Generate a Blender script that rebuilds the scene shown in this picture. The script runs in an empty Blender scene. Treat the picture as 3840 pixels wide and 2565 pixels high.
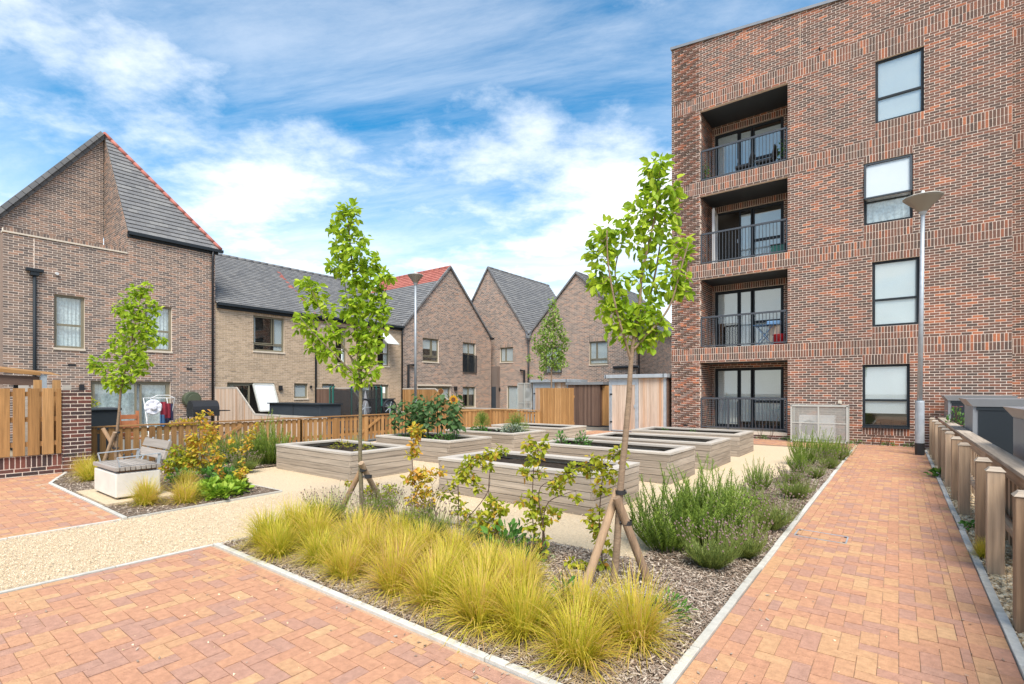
import bpy, math, random
import numpy as np
from mathutils import Vector as V, Matrix
R = random.Random(11)
sc = bpy.context.scene
COL = sc.collection
PI = math.pi

# ------------------------------------------------------------------ camera
F, HZ, CX, CH = 1895.0, 1467.0, 1920.0, 1.6          # focal length and horizon in photo pixels (3840 wide), eye height
TH = math.atan((3370 - 1920) / F)
cam = bpy.data.cameras.new('camera')
cam.sensor_width = 36
cam.lens = F / 3840 * 36
cam.shift_y = (HZ - 1282.5) / 3840
cam.clip_start = 0.05
cam.clip_end = 3000
co = bpy.data.objects.new('camera', cam)
COL.objects.link(co)
co.location = (0, 0, CH)
co.rotation_euler = (PI / 2, 0, TH)
sc.camera = co

# ------------------------------------------------------------------ sky, sun, exposure
SUN_EL, SUN_AZ = math.radians(55), math.radians(138)   # azimuth clockwise from +Y
w = bpy.data.worlds.new('World')
sc.world = w
w.use_nodes = True
nt = w.node_tree
nt.nodes.clear()
def wn(t, **k):
    n = nt.nodes.new(t)
    for a, b in k.items():
        setattr(n, a, b)
    return n
sky = wn('ShaderNodeTexSky', sky_type='NISHITA', sun_disc=False, sun_elevation=SUN_EL, sun_rotation=SUN_AZ)
sky.air_density = 1.0; sky.dust_density = 0.3; sky.ozone_density = 1.6
tc = wn('ShaderNodeTexCoord')
sep = wn('ShaderNodeSeparateXYZ')
nt.links.new(tc.outputs['Generated'], sep.inputs[0])
zz = wn('ShaderNodeMath', operation='ADD'); zz.inputs[1].default_value = 0.22
zm = wn('ShaderNodeMath', operation='MAXIMUM'); zm.inputs[1].default_value = 0.03
nt.links.new(sep.outputs[2], zm.inputs[0]); nt.links.new(zm.outputs[0], zz.inputs[0])
dx = wn('ShaderNodeMath', operation='DIVIDE'); dy = wn('ShaderNodeMath', operation='DIVIDE')
nt.links.new(sep.outputs[0], dx.inputs[0]); nt.links.new(zz.outputs[0], dx.inputs[1])
nt.links.new(sep.outputs[1], dy.inputs[0]); nt.links.new(zz.outputs[0], dy.inputs[1])
cb = wn('ShaderNodeCombineXYZ')
nt.links.new(dx.outputs[0], cb.inputs[0]); nt.links.new(dy.outputs[0], cb.inputs[1])
def cloud(rot, scl, off, nscale, detail, rough, lo, hi, dist=0.0):
    vr = wn('ShaderNodeVectorRotate', rotation_type='Z_AXIS'); vr.inputs['Angle'].default_value = -rot
    nt.links.new(cb.outputs[0], vr.inputs['Vector'])
    mp = wn('ShaderNodeMapping')
    mp.inputs['Scale'].default_value = scl; mp.inputs['Location'].default_value = off
    nz = wn('ShaderNodeTexNoise')
    nz.inputs['Scale'].default_value = nscale; nz.inputs['Detail'].default_value = detail
    nz.inputs['Roughness'].default_value = rough; nz.inputs['Distortion'].default_value = dist
    mr = wn('ShaderNodeMapRange', interpolation_type='SMOOTHSTEP')
    mr.inputs['From Min'].default_value = lo; mr.inputs['From Max'].default_value = hi
    nt.links.new(vr.outputs[0], mp.inputs[0]); nt.links.new(mp.outputs[0], nz.inputs[0]); nt.links.new(nz.outputs[0], mr.inputs[0])
    return mr.outputs[0]
SKYSEED = (7.5, 2.7)
c1 = cloud(0.65, (.8, 1, 1), (SKYSEED[0], SKYSEED[1], 0), 1.5, 10, 0.62, 0.43, 0.68, 0.0)      # cumulus veil
c2 = cloud(0.5, (0.45, 1.5, 1), (0.4, 2.2, 0), 2.2, 10, 0.66, 0.30, 0.78, 0.35)    # streaks
mx = wn('ShaderNodeMath', operation='MULTIPLY'); mx.inputs[1].default_value = 0.52
nt.links.new(c2, mx.inputs[0])
cm = wn('ShaderNodeMath', operation='MAXIMUM')
nt.links.new(c1, cm.inputs[0]); nt.links.new(mx.outputs[0], cm.inputs[1])
hz = wn('ShaderNodeMapRange', interpolation_type='SMOOTHSTEP')                     # thicker air towards the horizon
hz.inputs['From Min'].default_value = 0.46; hz.inputs['From Max'].default_value = 0.04
hz.inputs['To Min'].default_value = 0.0; hz.inputs['To Max'].default_value = 0.75
nt.links.new(sep.outputs[2], hz.inputs[0])
ad = wn('ShaderNodeMath', operation='MULTIPLY_ADD')
ad.inputs[1].default_value = 0.75
nt.links.new(cm.outputs[0], ad.inputs[0]); nt.links.new(hz.outputs[0], ad.inputs[2]); ad.use_clamp = True
mixc = wn('ShaderNodeMixRGB')
mixc.inputs[2].default_value = (8.0, 8.1, 8.2, 1)
hs = wn('ShaderNodeHueSaturation'); hs.inputs['Hue'].default_value = 0.487; hs.inputs['Saturation'].default_value = 1.72; hs.inputs['Value'].default_value = 1.16
nt.links.new(sky.outputs[0], hs.inputs['Color'])
nt.links.new(hs.outputs[0], mixc.inputs[1]); nt.links.new(ad.outputs[0], mixc.inputs[0])
bg = wn('ShaderNodeBackground'); bg.inputs[1].default_value = 0.1
out = wn('ShaderNodeOutputWorld')
nt.links.new(mixc.outputs[0], bg.inputs[0]); nt.links.new(bg.outputs[0], out.inputs[0])

sl = bpy.data.lights.new('sun', 'SUN')
sl.energy = 3.3; sl.angle = math.radians(32); sl.color = (1, 0.93, 0.82)
so = bpy.data.objects.new('sun', sl)
COL.objects.link(so)
so.location = (0, -10, 30)
so.rotation_euler = V((math.sin(SUN_AZ) * math.cos(SUN_EL), math.cos(SUN_AZ) * math.cos(SUN_EL), math.sin(SUN_EL))).to_track_quat('Z', 'Y').to_euler()
sc.view_settings.view_transform = 'Standard'
sc.view_settings.look = 'None'
sc.view_settings.exposure = 0.88
sc.view_settings.gamma = 1
sc.render.engine = 'CYCLES'
sc.cycles.use_denoising = True
sc.cycles.max_bounces = 6; sc.cycles.diffuse_bounces = 3; sc.cycles.glossy_bounces = 3
sc.cycles.transparent_max_bounces = 12; sc.cycles.transmission_bounces = 4
sc.cycles.caustics_reflective = False; sc.cycles.caustics_refractive = False

# ------------------------------------------------------------------ photo pixel -> place (distance from what the thing touches)
FW = V((-math.sin(TH), math.cos(TH), 0)); RT = V((math.cos(TH), math.sin(TH), 0)); UP = V((0, 0, 1))
def ray(x, y): return FW * F + RT * (x - CX) + UP * (HZ - y)
def G(x, y, z=0.0):
    d = ray(x, y); t = (z - CH) / d.z
    return V((d.x * t, d.y * t, z))
def onY(x, y, Y):
    d = ray(x, y); t = Y / d.y
    return V((d.x * t, Y, CH + d.z * t))
def onX(x, y, X):
    d = ray(x, y); t = X / d.x
    return V((X, d.y * t, CH + d.z * t))
def proj(p):
    q = V(p) - V((0, 0, CH)); z = q.dot(FW)
    if z < 0.1: return None
    return (CX + F * q.dot(RT) / z, HZ - F * q.z / z, z)
def inframe(p, m=0):
    q = proj(p)
    return q is not None and -m < q[0] < 3840 + m and -m < q[1] < 2565 + m

# ------------------------------------------------------------------ mesh builder
class MB:
    def __init__(s): s.v = []; s.f = []; s.r = []; s.mi = []; s.cur = 0.0; s.m = 0
    def face(s, idx, r=None): s.f.append(idx); s.r.append(s.cur if r is None else r); s.mi.append(s.m)
    def poly(s, pts, r=None):
        n = len(s.v); s.v += [tuple(p) for p in pts]; s.face(tuple(range(n, n + len(pts))), r)
    def box(s, a, b, r=None):
        c = [(a[i] + b[i]) / 2 for i in range(3)]
        s.obox(c, (abs(b[0] - a[0]) / 2, 0, 0), (0, abs(b[1] - a[1]) / 2, 0), (0, 0, abs(b[2] - a[2]) / 2), r)
    def obox(s, c, a, b, d, r=None, skip=()):
        n = len(s.v)
        for k in (-1, 1):
            for j in (-1, 1):
                for i in (-1, 1):
                    s.v.append(tuple(c[q] + i * a[q] + j * b[q] + k * d[q] for q in range(3)))
        for q, fc in enumerate(((0, 2, 3, 1), (4, 5, 7, 6), (0, 1, 5, 4), (2, 6, 7, 3), (0, 4, 6, 2), (1, 3, 7, 5))):
            if q not in skip: s.face(tuple(n + i for i in fc), r)
    def bar(s, p, q, w, h=None, up=(0, 0, 1), r=None):
        p = V(p); q = V(q); d = q - p; L = d.length
        if L < 1e-6: return
        d.normalize(); u = V(up)
        if abs(d.dot(u)) > .98: u = V((1, 0, 0)) if abs(d.x) < .9 else V((0, 1, 0))
        a = d.cross(u).normalized(); b = a.cross(d)
        s.obox((p + q) / 2, a * (w / 2), d * (L / 2), b * ((h or w) / 2), r)
    def tube(s, pts, rad, n=8, cap=True, r=None):
        pts = [V(p) for p in pts]
        if not isinstance(rad, (list, tuple)): rad = [rad] * len(pts)
        rings = []; pa = None
        for i, p in enumerate(pts):
            d = (pts[min(i + 1, len(pts) - 1)] - pts[max(i - 1, 0)])
            d = d.normalized() if d.length > 1e-9 else V((0, 0, 1))
            if pa is None:
                u = V((0, 0, 1)) if abs(d.z) < .9 else V((1, 0, 0)); a = d.cross(u).normalized()
            else:
                a = (pa - d * pa.dot(d))
                a = a.normalized() if a.length > 1e-6 else d.orthogonal().normalized()
            pa = a; b = d.cross(a); st = len(s.v)
            for k in range(n):
                t = 2 * PI * k / n
                s.v.append(tuple(p + (a * math.cos(t) + b * math.sin(t)) * rad[i]))
            rings.append(st)
        for i in range(len(rings) - 1):
            for k in range(n):
                k2 = (k + 1) % n
                s.face((rings[i] + k, rings[i] + k2, rings[i + 1] + k2, rings[i + 1] + k), r)
        if cap:
            s.face(tuple(rings[0] + k for k in reversed(range(n))), r); s.face(tuple(rings[-1] + k for k in range(n)), r)
    def lathe(s, prof, c=(0, 0, 0), n=24, r=None):
        rings = []
        for rr, z in prof:
            st = len(s.v)
            for k in range(n):
                t = 2 * PI * k / n
                s.v.append((c[0] + rr * math.cos(t), c[1] + rr * math.sin(t), c[2] + z))
            rings.append(st)
        for i in range(len(rings) - 1):
            for k in range(n):
                k2 = (k + 1) % n
                s.face((rings[i] + k, rings[i] + k2, rings[i + 1] + k2, rings[i + 1] + k), r)
    def mesh(s, name, mats, smooth=False):
        me = bpy.data.meshes.new(name)
        me.from_pydata(s.v, [], s.f)
        for m in (mats if isinstance(mats, (list, tuple)) else [mats]): me.materials.append(m)
        at = me.attributes.new('rnd', 'FLOAT', 'FACE'); at.data.foreach_set('value', s.r)
        if any(s.mi): me.polygons.foreach_set('material_index', s.mi)
        if smooth: me.polygons.foreach_set('use_smooth', [True] * len(s.f))
        me.update()
        return me
    def build(s, name, mats, parent=None, smooth=False, world=True, bevel=0):
        o = bpy.data.objects.new(name, s.mesh(name, mats, smooth)); COL.objects.link(o)
        if parent is not None:
            o.parent = parent
            if world: o.location = -wloc(parent)
        if bevel:
            b = o.modifiers.new('bevel', 'BEVEL'); b.width = bevel; b.segments = 2; b.limit_method = 'ANGLE'
        return o
def wloc(o):
    l = V((0, 0, 0))
    while o is not None: l = l + o.location; o = o.parent
    return l
def tag(o, label=None, cat=None, group=None, kind=None):
    if label: o['label'] = label
    if cat: o['category'] = cat
    if group: o['group'] = group
    if kind: o['kind'] = kind
    return o
def thing(name, loc, label, cat, group=None):
    o = bpy.data.objects.new(name, None); COL.objects.link(o); o.location = loc; o.empty_display_size = .2
    return tag(o, label, cat, group)
def copytree(o, parent=None):
    c = o.copy(); COL.objects.link(c)
    if parent is not None: c.parent = parent
    for ch in o.children: copytree(ch, c)
    return c
ORD = ['first', 'second', 'third', 'fourth', 'fifth', 'sixth', 'seventh', 'eighth', 'ninth', 'tenth', 'eleventh', 'twelfth', 'thirteenth', 'fourteenth', 'fifteenth', 'sixteenth', 'seventeenth', 'eighteenth']

# ------------------------------------------------------------------ materials
def mat(name, cols, rough=.8, noise=(6, .25), nstretch=(1, 1, 1), bump=(40, .15), bstretch=None, low=None, metal=0.0, transl=0.0, spec=.5, interp='LINEAR', objr=True, coat=0, bdist=.01):
    """cols: list of (pos, rgb) picked by the piece's own random number; noise: fine mottling (scale, amount); low: (scale, amount) of the big blotches"""
    m = bpy.data.materials.new(name); m.use_nodes = True
    t = m.node_tree; N = t.nodes; L = t.links
    b = N['Principled BSDF']
    geo = N.new('ShaderNodeNewGeometry')
    if len(cols) > 1:
        at = N.new('ShaderNodeAttribute'); at.attribute_name = 'rnd'
        fac = at.outputs['Fac']
        if objr:
            oi = N.new('ShaderNodeObjectInfo')
            a = N.new('ShaderNodeMath'); a.operation = 'ADD'; L.new(at.outputs['Fac'], a.inputs[0]); L.new(oi.outputs['Random'], a.inputs[1])
            fr = N.new('ShaderNodeMath'); fr.operation = 'FRACT'; L.new(a.outputs[0], fr.inputs[0]); fac = fr.outputs[0]
        if low:
            nl = N.new('ShaderNodeTexNoise'); nl.inputs['Scale'].default_value = low[0]; nl.inputs['Detail'].default_value = 3
            L.new(geo.outputs['Position'], nl.inputs['Vector'])
            ml = N.new('ShaderNodeMath'); ml.operation = 'MULTIPLY_ADD'; ml.inputs[1].default_value = low[1]; ml.inputs[2].default_value = -low[1] / 2
            L.new(nl.outputs[0], ml.inputs[0])
            sm = N.new('ShaderNodeMath'); sm.operation = 'ADD'; L.new(fac, sm.inputs[0]); L.new(ml.outputs[0], sm.inputs[1]); fac = sm.outputs[0]
        cr = N.new('ShaderNodeValToRGB'); cr.color_ramp.interpolation = interp
        el = cr.color_ramp.elements
        while len(el) < len(cols): el.new(.5)
        for e, (p, c) in zip(el, cols): e.position = p; e.color = (*c, 1)
        L.new(fac, cr.inputs[0]); colo = cr.outputs[0]
    else:
        rg = N.new('ShaderNodeRGB'); rg.outputs[0].default_value = (*cols[0][1], 1); colo = rg.outputs[0]
    if noise:
        mp = N.new('ShaderNodeMapping'); mp.inputs['Scale'].default_value = nstretch; L.new(geo.outputs['Position'], mp.inputs[0])
        nz = N.new('ShaderNodeTexNoise'); nz.inputs['Scale'].default_value = noise[0]; nz.inputs['Detail'].default_value = 6; nz.inputs['Roughness'].default_value = .62
        L.new(mp.outputs[0], nz.inputs['Vector'])
        mr = N.new('ShaderNodeMapRange'); mr.inputs[1].default_value = .25; mr.inputs[2].default_value = .75
        mr.inputs[3].default_value = 1 - noise[1]; mr.inputs[4].default_value = 1 + noise[1]
        L.new(nz.outputs[0], mr.inputs[0])
        vm = N.new('ShaderNodeVectorMath'); vm.operation = 'SCALE'; L.new(colo, vm.inputs[0]); L.new(mr.outputs[0], vm.inputs['Scale'])
        colo = vm.outputs[0]
    L.new(colo, b.inputs['Base Color'])
    b.inputs['Roughness'].default_value = rough; b.inputs['Metallic'].default_value = metal
    b.inputs['Specular IOR Level'].default_value = spec; b.inputs['Coat Weight'].default_value = coat
    if bump:
        mp2 = N.new('ShaderNodeMapping'); mp2.inputs['Scale'].default_value = bstretch or nstretch; L.new(geo.outputs['Position'], mp2.inputs[0])
        nb = N.new('ShaderNodeTexNoise'); nb.inputs['Scale'].default_value = bump[0]; nb.inputs['Detail'].default_value = 5
        L.new(mp2.outputs[0], nb.inputs['Vector'])
        bp = N.new('ShaderNodeBump'); bp.inputs['Strength'].default_value = bump[1]; bp.inputs['Distance'].default_value = bdist
        L.new(nb.outputs[0], bp.inputs['Height']); L.new(bp.outputs[0], b.inputs['Normal'])
    if transl:
        tr = N.new('ShaderNodeBsdfTranslucent'); L.new(colo, tr.inputs[0])
        mx = N.new('ShaderNodeMixShader'); mx.inputs[0].default_value = transl
        L.new(b.outputs[0], mx.inputs[1]); L.new(tr.outputs[0], mx.inputs[2]); L.new(mx.outputs[0], N['Material Output'].inputs[0])
    return m
M = {}
BRK = dict(rough=.9, noise=(22, .22), bump=(60, .35), interp='LINEAR', spec=.2)
M['brick_red'] = mat('red_multi_brick', [(0, (.10, .07, .058)), (.3, (.14, .085, .066)), (.62, (.18, .095, .07)), (.84, (.24, .105, .07)), (.95, (.35, .13, .072)), (1, (.42, .155, .08))], low=(.5, .5), **BRK)
M['brick_brown'] = mat('brown_multi_brick', [(0, (.135, .106, .092)), (.35, (.195, .146, .12)), (.65, (.265, .186, .144)), (.88, (.34, .212, .152)), (1, (.37, .21, .145))], low=(.3, .9), **BRK)
M['brick_tan'] = mat('tan_multi_brick', [(0, (.165, .132, .114)), (.35, (.245, .186, .153)), (.65, (.325, .232, .18)), (.88, (.39, .25, .182)), (1, (.41, .24, .165))], low=(.3, .8), **BRK)
M['brick_buff'] = mat('buff_brick', [(0, (.36, .27, .185)), (.5, (.44, .33, .225)), (1, (.52, .39, .27))], low=(.4, .3), **BRK)
M['brick_plum'] = mat('plum_brick', [(0, (.06, .045, .045)), (.45, (.105, .055, .048)), (.8, (.17, .065, .05)), (1, (.2, .08, .06))], low=(.6, .3), **BRK)
M['mortar'] = mat('pale_mortar', [(0, (.84, .71, .60))], rough=.95, noise=(30, .12), bump=(120, .3), spec=.1)
M['mortar_buff'] = mat('buff_mortar', [(0, (.66, .54, .42))], rough=.95, noise=(30, .12), bump=(120, .3), spec=.1)
M['tile'] = mat('grey_roof_tile', [(0, (.135, .135, .138)), (.5, (.165, .164, .165)), (1, (.20, .197, .192))], rough=.75, noise=(9, .12), bump=(50, .1), low=(.5, .2))
M['tile_red'] = mat('red_roof_tile', [(0, (.34, .10, .075)), (1, (.42, .145, .11))], rough=.75, noise=(9, .2), bump=(50, .1))
M['under'] = mat('dark_underlay', [(0, (.03, .03, .032))], rough=.9, noise=None, bump=None)
def wood(name, cols, axis, **k):
    st = {'x': (.6, 14, 14), 'y': (14, .6, 14), 'z': (14, 14, .6)}[axis]
    return mat(name, cols, rough=k.pop('rough', .8), noise=(k.pop('ns', 2.2), k.pop('na', .34)), nstretch=st, bump=(4, .35), spec=.25, **k)
M['seat_x'] = wood('grey_seat_slat_x', [(0, (.27, .24, .21)), (1, (.36, .32, .285))], 'x', na=.25)
for ax in 'xyz':
    M['bed_' + ax] = wood('silvered_timber_' + ax, [(0, (.295, .24, .188)), (.5, (.365, .30, .235)), (1, (.43, .36, .29))], ax, na=.4)
    M['fence_' + ax] = wood('golden_fence_timber_' + ax, [(0, (.28, .145, .055)), (.5, (.36, .19, .072)), (1, (.43, .24, .10))], ax, na=.34)
    M['cedar_' + ax] = wood('pale_cedar_' + ax, [(0, (.42, .30, .22)), (.3, (.52, .40, .31)), (.6, (.60, .48, .385)), (.85, (.54, .38, .27)), (1, (.46, .27, .16))], ax, na=.25)
    M['post_' + ax] = wood('brown_post_timber_' + ax, [(0, (.25, .165, .105)), (.5, (.35, .245, .16)), (1, (.44, .325, .225))], ax, na=.4)
    M['darkwood_' + ax] = wood('dark_brown_timber_' + ax, [(0, (.105, .065, .05)), (.5, (.155, .095, .07)), (1, (.21, .135, .10))], ax, na=.3)
    M['stake_' + ax] = wood('stake_timber_' + ax, [(0, (.42, .30, .20)), (1, (.36, .22, .12))], ax, na=.25)
M['cap_x'] = wood('weathered_cap_x', [(0, (.42, .37, .315)), (1, (.49, .44, .38))], 'x', na=.26)
M['cap_y'] = wood('weathered_cap_y', [(0, (.42, .37, .315)), (1, (.49, .44, .38))], 'y', na=.26)
M['anth'] = mat('anthracite_metal', [(0, (.020, .026, .032))], rough=.6, noise=(3, .1), bump=None, spec=.25)
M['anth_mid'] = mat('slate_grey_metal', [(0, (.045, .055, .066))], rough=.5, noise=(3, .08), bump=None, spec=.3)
M['black'] = mat('black_plastic', [(0, (.014, .014, .016))], rough=.5, noise=(3, .1), bump=None)
M['lidgrey'] = mat('grey_sheet_metal', [(0, (.26, .27, .285))], rough=.42, noise=(2, .12), bump=None, metal=.25)
M['rail'] = mat('grey_railing_paint', [(0, (.055, .062, .074))], rough=.45, noise=None, bump=None)
M['galv'] = mat('galvanised_steel', [(0, (.40, .435, .465))], rough=.5, noise=(7, .16), bump=None, metal=.3)
M['cage'] = mat('grey_green_coated_steel', [(0, (.45, .45, .41))], rough=.55, noise=(4, .1), bump=None)
M['olive'] = mat('olive_window_frame', [(0, (.21, .185, .125))], rough=.5, noise=(3, .06), bump=None)
M['sill'] = mat('cream_stone_sill', [(0, (.60, .52, .42))], rough=.85, noise=(9, .08), bump=(60, .1))
M['white'] = mat('white_paint', [(0, (.74, .74, .73))], rough=.6, noise=(4, .05), bump=None)
M['blind'] = mat('white_blind', [(0, (.78, .81, .83))], rough=.8, noise=(.9, .06), bump=None, transl=.15)
M['lace'] = mat('lace_curtain', [(0, (.55, .60, .61)), (1, (.72, .76, .78))], rough=.9, noise=(13, .38), bump=(30, .3))
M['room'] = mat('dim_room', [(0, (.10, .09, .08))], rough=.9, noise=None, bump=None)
M['concrete'] = mat('concrete_edging', [(0, (.44, .42, .37)), (1, (.56, .54, .49))], rough=.9, noise=(14, .18), bump=(70, .3), spec=.2)
M['plinth'] = mat('white_precast_concrete', [(0, (.66, .61, .54))], rough=.8, noise=(5, .10), bump=(50, .12), spec=.2)
M['paver'] = mat('clay_paver', [(0, (.395, .228, .168)), (.2, (.42, .23, .162)), (.26, (.455, .236, .146)), (.64, (.48, .252, .153)), (.72, (.485, .27, .155)), (.9, (.50, .29, .16)), (1, (.515, .315, .175))], rough=.92, noise=(22, .2), bump=(90, .6), spec=.12, low=(.7, .25))
M['joint'] = mat('jointing_sand', [(0, (.46, .31, .21))], rough=.95, noise=(50, .2), bump=(160, .4), spec=.1)
M['gravel'] = mat('golden_gravel', [(0, (.67, .53, .36))], rough=.95, noise=(42, .22), bump=(130, .9), spec=.1, bdist=.02)
M['pebble'] = mat('pea_gravel', [(0, (.42, .29, .155)), (.5, (.62, .46, .27)), (1, (.74, .62, .44))], rough=.8, noise=(60, .15), bump=None)
M['stone'] = mat('loose_gravel_stone', [(0, (.50, .37, .23)), (.5, (.67, .53, .36)), (1, (.77, .65, .49))], rough=.9, noise=(60, .15), bump=None)
M['mulch'] = mat('bark_mulch', [(0, (.20, .15, .11))], rough=.95, noise=(55, .55), bump=(70, 1.0), spec=.1, bdist=.03)
M['chip'] = mat('bark_chip', [(0, (.15, .10, .07)), (.35, (.28, .205, .155)), (.7, (.42, .34, .27)), (1, (.56, .48, .39))], rough=.95, noise=(40, .2), bump=None, spec=.1)
M['soil'] = mat('dark_soil', [(0, (.045, .034, .026))], rough=.97, noise=(20, .5), bump=(50, 1.0), spec=.1, bdist=.03)
M['ground'] = mat('trodden_earth', [(0, (.26, .21, .15))], rough=.95, noise=(3, .3), bump=(30, .5), spec=.1)
M['slab'] = mat('patio_slab', [(0, (.17, .155, .13))], rough=.9, noise=(8, .2), bump=(40, .2))
LF = dict(rough=.5, bump=None, spec=.3, objr=False)
M['leaf'] = mat('pear_leaf', [(0, (.17, .29, .02)), (.3, (.31, .47, .03)), (.7, (.46, .61, .045)), (1, (.60, .70, .085))], noise=(18, .18), transl=.55, **LF)
M['leaf_far'] = mat('small_tree_leaf', [(0, (.16, .26, .04)), (.6, (.26, .39, .07)), (1, (.36, .48, .11))], noise=(8, .18), transl=.4, **LF)
M['beech'] = mat('young_beech_leaf', [(0, (.24, .31, .025)), (.45, (.42, .46, .035)), (.8, (.58, .54, .05)), (.93, (.64, .45, .055)), (1, (.60, .28, .055))], noise=(18, .2), transl=.5, low=(1.6, .3), **LF)
M['beech_o'] = mat('golden_beech_leaf', [(0, (.36, .36, .035)), (.4, (.60, .50, .05)), (.75, (.70, .44, .06)), (1, (.62, .26, .06))], noise=(18, .2), transl=.45, low=(1.6, .3), **LF)
M['bark'] = mat('young_tree_bark', [(0, (.20, .135, .085)), (1, (.27, .19, .125))], rough=.85, noise=(5, .35), nstretch=(3, 3, 9), bump=(18, .4))
M['bark_dark'] = mat('olive_tree_bark', [(0, (.13, .11, .06)), (1, (.18, .145, .085))], rough=.85, noise=(5, .35), nstretch=(3, 3, 9), bump=(18, .4))
M['twig'] = mat('dark_twig', [(0, (.085, .05, .035))], rough=.85, noise=(9, .3), bump=None)
M['grass'] = mat('golden_grass_blade', [(0, (.34, .38, .03)), (.28, (.58, .55, .05)), (.5, (.74, .63, .085)), (.72, (.78, .57, .15)), (.88, (.74, .46, .22)), (1, (.55, .34, .18))], noise=None, transl=.5, low=(1.3, .8), **LF)
M['straw'] = mat('dry_straw', [(0, (.36, .25, .12)), (1, (.50, .38, .21))], noise=None, rough=.9, bump=None)
M['rosemary'] = mat('rosemary_needles', [(0, (.16, .24, .045)), (.5, (.28, .39, .065)), (1, (.42, .52, .11))], noise=None, transl=.45, **LF)
M['lav'] = mat('lavender_foliage', [(0, (.14, .19, .05)), (.5, (.24, .30, .075)), (1, (.37, .43, .11))], noise=None, transl=.35, **LF)
M['lavfl'] = mat('faded_lavender_spikes', [(0, (.15, .095, .08)), (1, (.27, .195, .165))], noise=None, rough=.9, bump=None)
M['herb'] = mat('green_herb_leaf', [(0, (.06, .17, .03)), (.6, (.115, .28, .045)), (1, (.19, .38, .075))], noise=(20, .2), transl=.35, **LF)
M['lime'] = mat('lime_ground_cover', [(0, (.14, .26, .02)), (.5, (.24, .38, .03)), (1, (.36, .46, .05))], noise=(20, .2), transl=.3, **LF)
M['sunleaf'] = mat('sunflower_leaf', [(0, (.085, .16, .05)), (.5, (.13, .235, .075)), (1, (.20, .32, .11))], noise=(14, .2), transl=.35, **LF)
M['petal'] = mat('sunflower_petal', [(0, (.60, .27, .012)), (1, (.70, .38, .02))], noise=None, transl=.3, **LF)
M['disc'] = mat('sunflower_disc', [(0, (.12, .045, .012))], rough=.95, noise=(60, .4), bump=(90, .6))
M['silver'] = mat('silver_leaf', [(0, (.16, .21, .14)), (1, (.34, .38, .28))], noise=(20, .2), transl=.15, **LF)
M['rubber'] = mat('black_rubber_tie', [(0, (.02, .02, .022))], rough=.6, noise=None, bump=None)
M['green_metal'] = mat('green_pole', [(0, (.01, .11, .085))], rough=.4, noise=None, bump=None)
M['hose'] = mat('olive_green_plastic', [(0, (.07, .085, .05))], rough=.5, noise=None, bump=None)
M['teak'] = mat('orange_teak', [(0, (.42, .15, .06)), (1, (.50, .20, .09))], rough=.6, noise=(4, .2), bump=None)
M['cloth_w'] = mat('white_cloth', [(0, (.78, .77, .82))], rough=.95, noise=(6, .04), bump=(20, .2))
M['cloth_m'] = mat('mixed_laundry', [(0, (.04, .04, .09)), (.3, (.30, .03, .05)), (.5, (.55, .60, .66)), (.7, (.10, .22, .42)), (.85, (.70, .32, .06)), (1, (.05, .05, .06))], rough=.95, noise=None, bump=None, interp='CONSTANT')
M['red'] = mat('red_plastic', [(0, (.52, .012, .025))], rough=.4, noise=None, bump=None)
M['blue'] = mat('blue_painted_metal', [(0, (.05, .13, .27))], rough=.45, noise=None, bump=None)
M['skyblue'] = mat('light_blue_plastic', [(0, (.20, .38, .62))], rough=.45, noise=None, bump=None)
M['lampglass'] = mat('smoky_diffuser', [(0, (.58, .53, .45))], rough=.25, noise=None, bump=None, transl=.6)
M['pink'] = mat('pink_petal', [(0, (.60, .20, .28)), (1, (.70, .38, .30))], rough=.7, noise=None, bump=None, transl=.3)
# glass: mostly see-through, with the sky's reflection
g = bpy.data.materials.new('window_glass'); g.use_nodes = True
n_ = g.node_tree.nodes; l_ = g.node_tree.links
tr_ = n_.new('ShaderNodeBsdfTransparent'); tr_.inputs[0].default_value = (.95, .975, .97, 1)
gl_ = n_.new('ShaderNodeBsdfGlossy'); gl_.inputs['Roughness'].default_value = .02; gl_.inputs[0].default_value = (.95, 1, 1, 1)
lw_ = n_.new('ShaderNodeLayerWeight'); lw_.inputs[0].default_value = .5; pw_ = n_.new('ShaderNodeMath'); pw_.operation = 'POWER'; pw_.inputs[1].default_value = 3.5; l_.new(lw_.outputs['Facing'], pw_.inputs[0]); fr_ = n_.new('ShaderNodeMath'); fr_.operation = 'MULTIPLY_ADD'; fr_.inputs[1].default_value = .75; fr_.inputs[2].default_value = .09; l_.new(pw_.outputs[0], fr_.inputs[0])
mx_ = n_.new('ShaderNodeMixShader'); l_.new(fr_.outputs[0], mx_.inputs[0]); l_.new(tr_.outputs[0], mx_.inputs[1]); l_.new(gl_.outputs[0], mx_.inputs[2])
l_.new(mx_.outputs[0], n_['Material Output'].inputs[0]); M['glass'] = g
def gauze(name, col, op):
    q = bpy.data.materials.new(name); q.use_nodes = True; n = q.node_tree.nodes; l = q.node_tree.links
    t = n.new('ShaderNodeBsdfTransparent'); x = n.new('ShaderNodeMixShader'); x.inputs[0].default_value = op
    b = n['Principled BSDF']; b.inputs['Base Color'].default_value = (*col, 1); b.inputs['Roughness'].default_value = .7
    l.new(t.outputs[0], x.inputs[1]); l.new(b.outputs[0], x.inputs[2]); l.new(x.outputs[0], n['Material Output'].inputs[0]); return q
M['mesh'] = gauze('fine_wire_mesh', (.45, .45, .41), .5)
M['net'] = gauze('black_safety_net', (.02, .02, .02), .66)

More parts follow.
